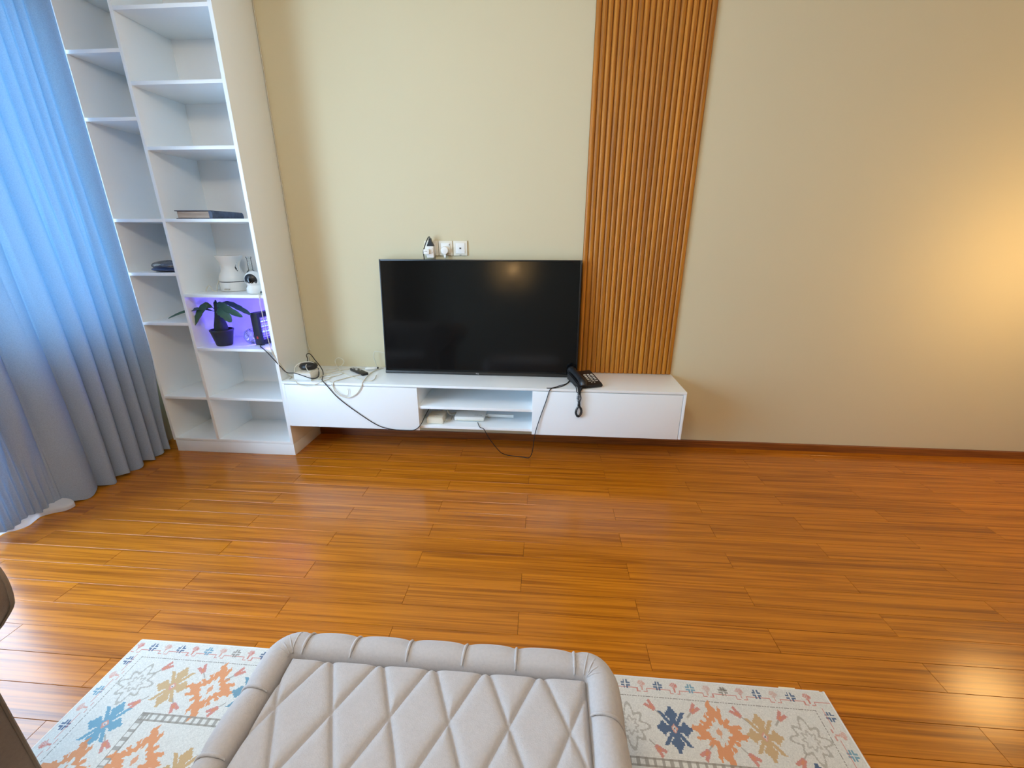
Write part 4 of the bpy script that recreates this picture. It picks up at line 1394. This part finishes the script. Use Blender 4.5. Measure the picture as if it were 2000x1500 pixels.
for sgn in (1, -1):
    a = obj('arm', MB().prism(arm_profile(0, sgn), SY0, SY1 - 0.012), M_sofa, sf, ang=40)
    pr = arm_profile(0, sgn)
    obj('arm_front', MB().prism(pr, SY1 - 0.012, SY1, 'xz'), M_sofa, a, ang=40)
    edge = [(x, SY1 - 0.003, z) for x, z in pr]
    obj('piping', MB().tube(edge, 0.004, 6, smooth=2), M_sofa, a)
    sx = [x for x, z in pr]
    if sgn > 0:
        obj('seam', MB().tube([(-1.008, SY1 - 0.001, 0.652), (-1.04, SY1 - 0.001, 0.642), (-1.10, SY1 - 0.001, 0.640), (-1.2, SY1 - 0.001, 0.65)], 0.0025, 6), M_sofa, a)
obj('seat_frame', MB().box(-2.19, -1.31, SY0, SY1 - 0.02, 0.062, 0.30, 0.012), M_sofa, sf)
obj('seat_cushion', MB().box(-2.185, -1.315, SY0 + 0.22, SY1 - 0.015, 0.30, 0.44, 0.03), M_sofa, sf)


def tuft(u, v):
    x = -2.19 + 0.88 * u
    z = 0.42 + 0.39 * v
    a, b = u * 6, v * 3
    h = 0.035 * abs(math.sin(PI * (a + b) / 1)) ** 0.6 * abs(math.sin(PI * (a - b) / 1)) ** 0.6
    return (x, SY0 + 0.20 + h - 0.05 * v - 0.06 * sstep(0.8, 1.0, v), z)


tb = MB().grid(90, 45, tuft)
obj('tufted_back', tb, M_sofa, sf, ang=180)
obj('back_frame', MB().box(-2.19, -1.31, SY0, SY0 + 0.14, 0.28, 0.80, 0.03), M_sofa, sf)
for fx in (-2.30, -1.21):
    for fy in (SY0 + 0.06, SY1 - 0.07):
        obj('foot', MB().lathe([(0.020, 0.0095 if fx > -1.36 else 0.0), (0.030, 0.064)], (fx, fy, 0), 14), M_foot, sf)

# ------------------------------------------------------------------ lamps that light the room (outside the frame)
LX, LY = 2.62, -0.67
fl = thing('floor_lamp', 'brass floor lamp with a glowing frosted globe standing near the right wall', 'lamp', (LX, LY, 0))
obj('base', MB().lathe([(0.14, 0.0), (0.14, 0.018), (0.03, 0.03)], (LX, LY, 0), 28), M_metal, fl)
obj('pole', MB().lathe([(0.011, 0.03), (0.011, 1.10)], (LX, LY, 0), 12), M_metal, fl)
gl_ = [(max(0.002, 0.13 * math.cos(t)), 1.22 + 0.13 * math.sin(t)) for t in [(-PI / 2 + PI * i / 14) for i in range(15)]]
obj('globe', MB().lathe(gl_, (LX, LY, 0), 24), emit('lamp_globe', (1.0, 0.63, 0.24, 1), 38.0), fl, ang=80)
sn = thing('wall_sconce', 'small brass wall sconce on the rear wall behind the camera', 'lamp', (-0.55, Y0, 1.69))
obj('wall_plate', MB().lathe([(0.05, Y0), (0.05, Y0 + 0.015)], (-0.55, 0, 1.67), 20, 'y'), M_metal, sn)
obj('arm', MB().tube([(-0.55, Y0 + 0.015, 1.67), (-0.55, Y0 + 0.20, 1.62), (-0.55, Y0 + 0.44, 1.66)], 0.008, 8), M_metal, sn)
obj('lamp_head', MB().lathe([(0.03, Y0 + 0.46), (0.045, Y0 + 0.42), (0.045, Y0 + 0.39)], (-0.55, 0, 1.70), 20, 'y'), M_metal, sn)
cl = thing('added_ceiling_lamp', 'unseen round ceiling lamp added above the rug for fill light', 'lamp', (-0.45, -2.55, H))  # unseen fitting, added to go with the overhead fill light
obj('rose', MB().lathe([(0.10, H - 0.03), (0.10, H)], (-0.45, -2.55, 0), 24), M_metal, cl)
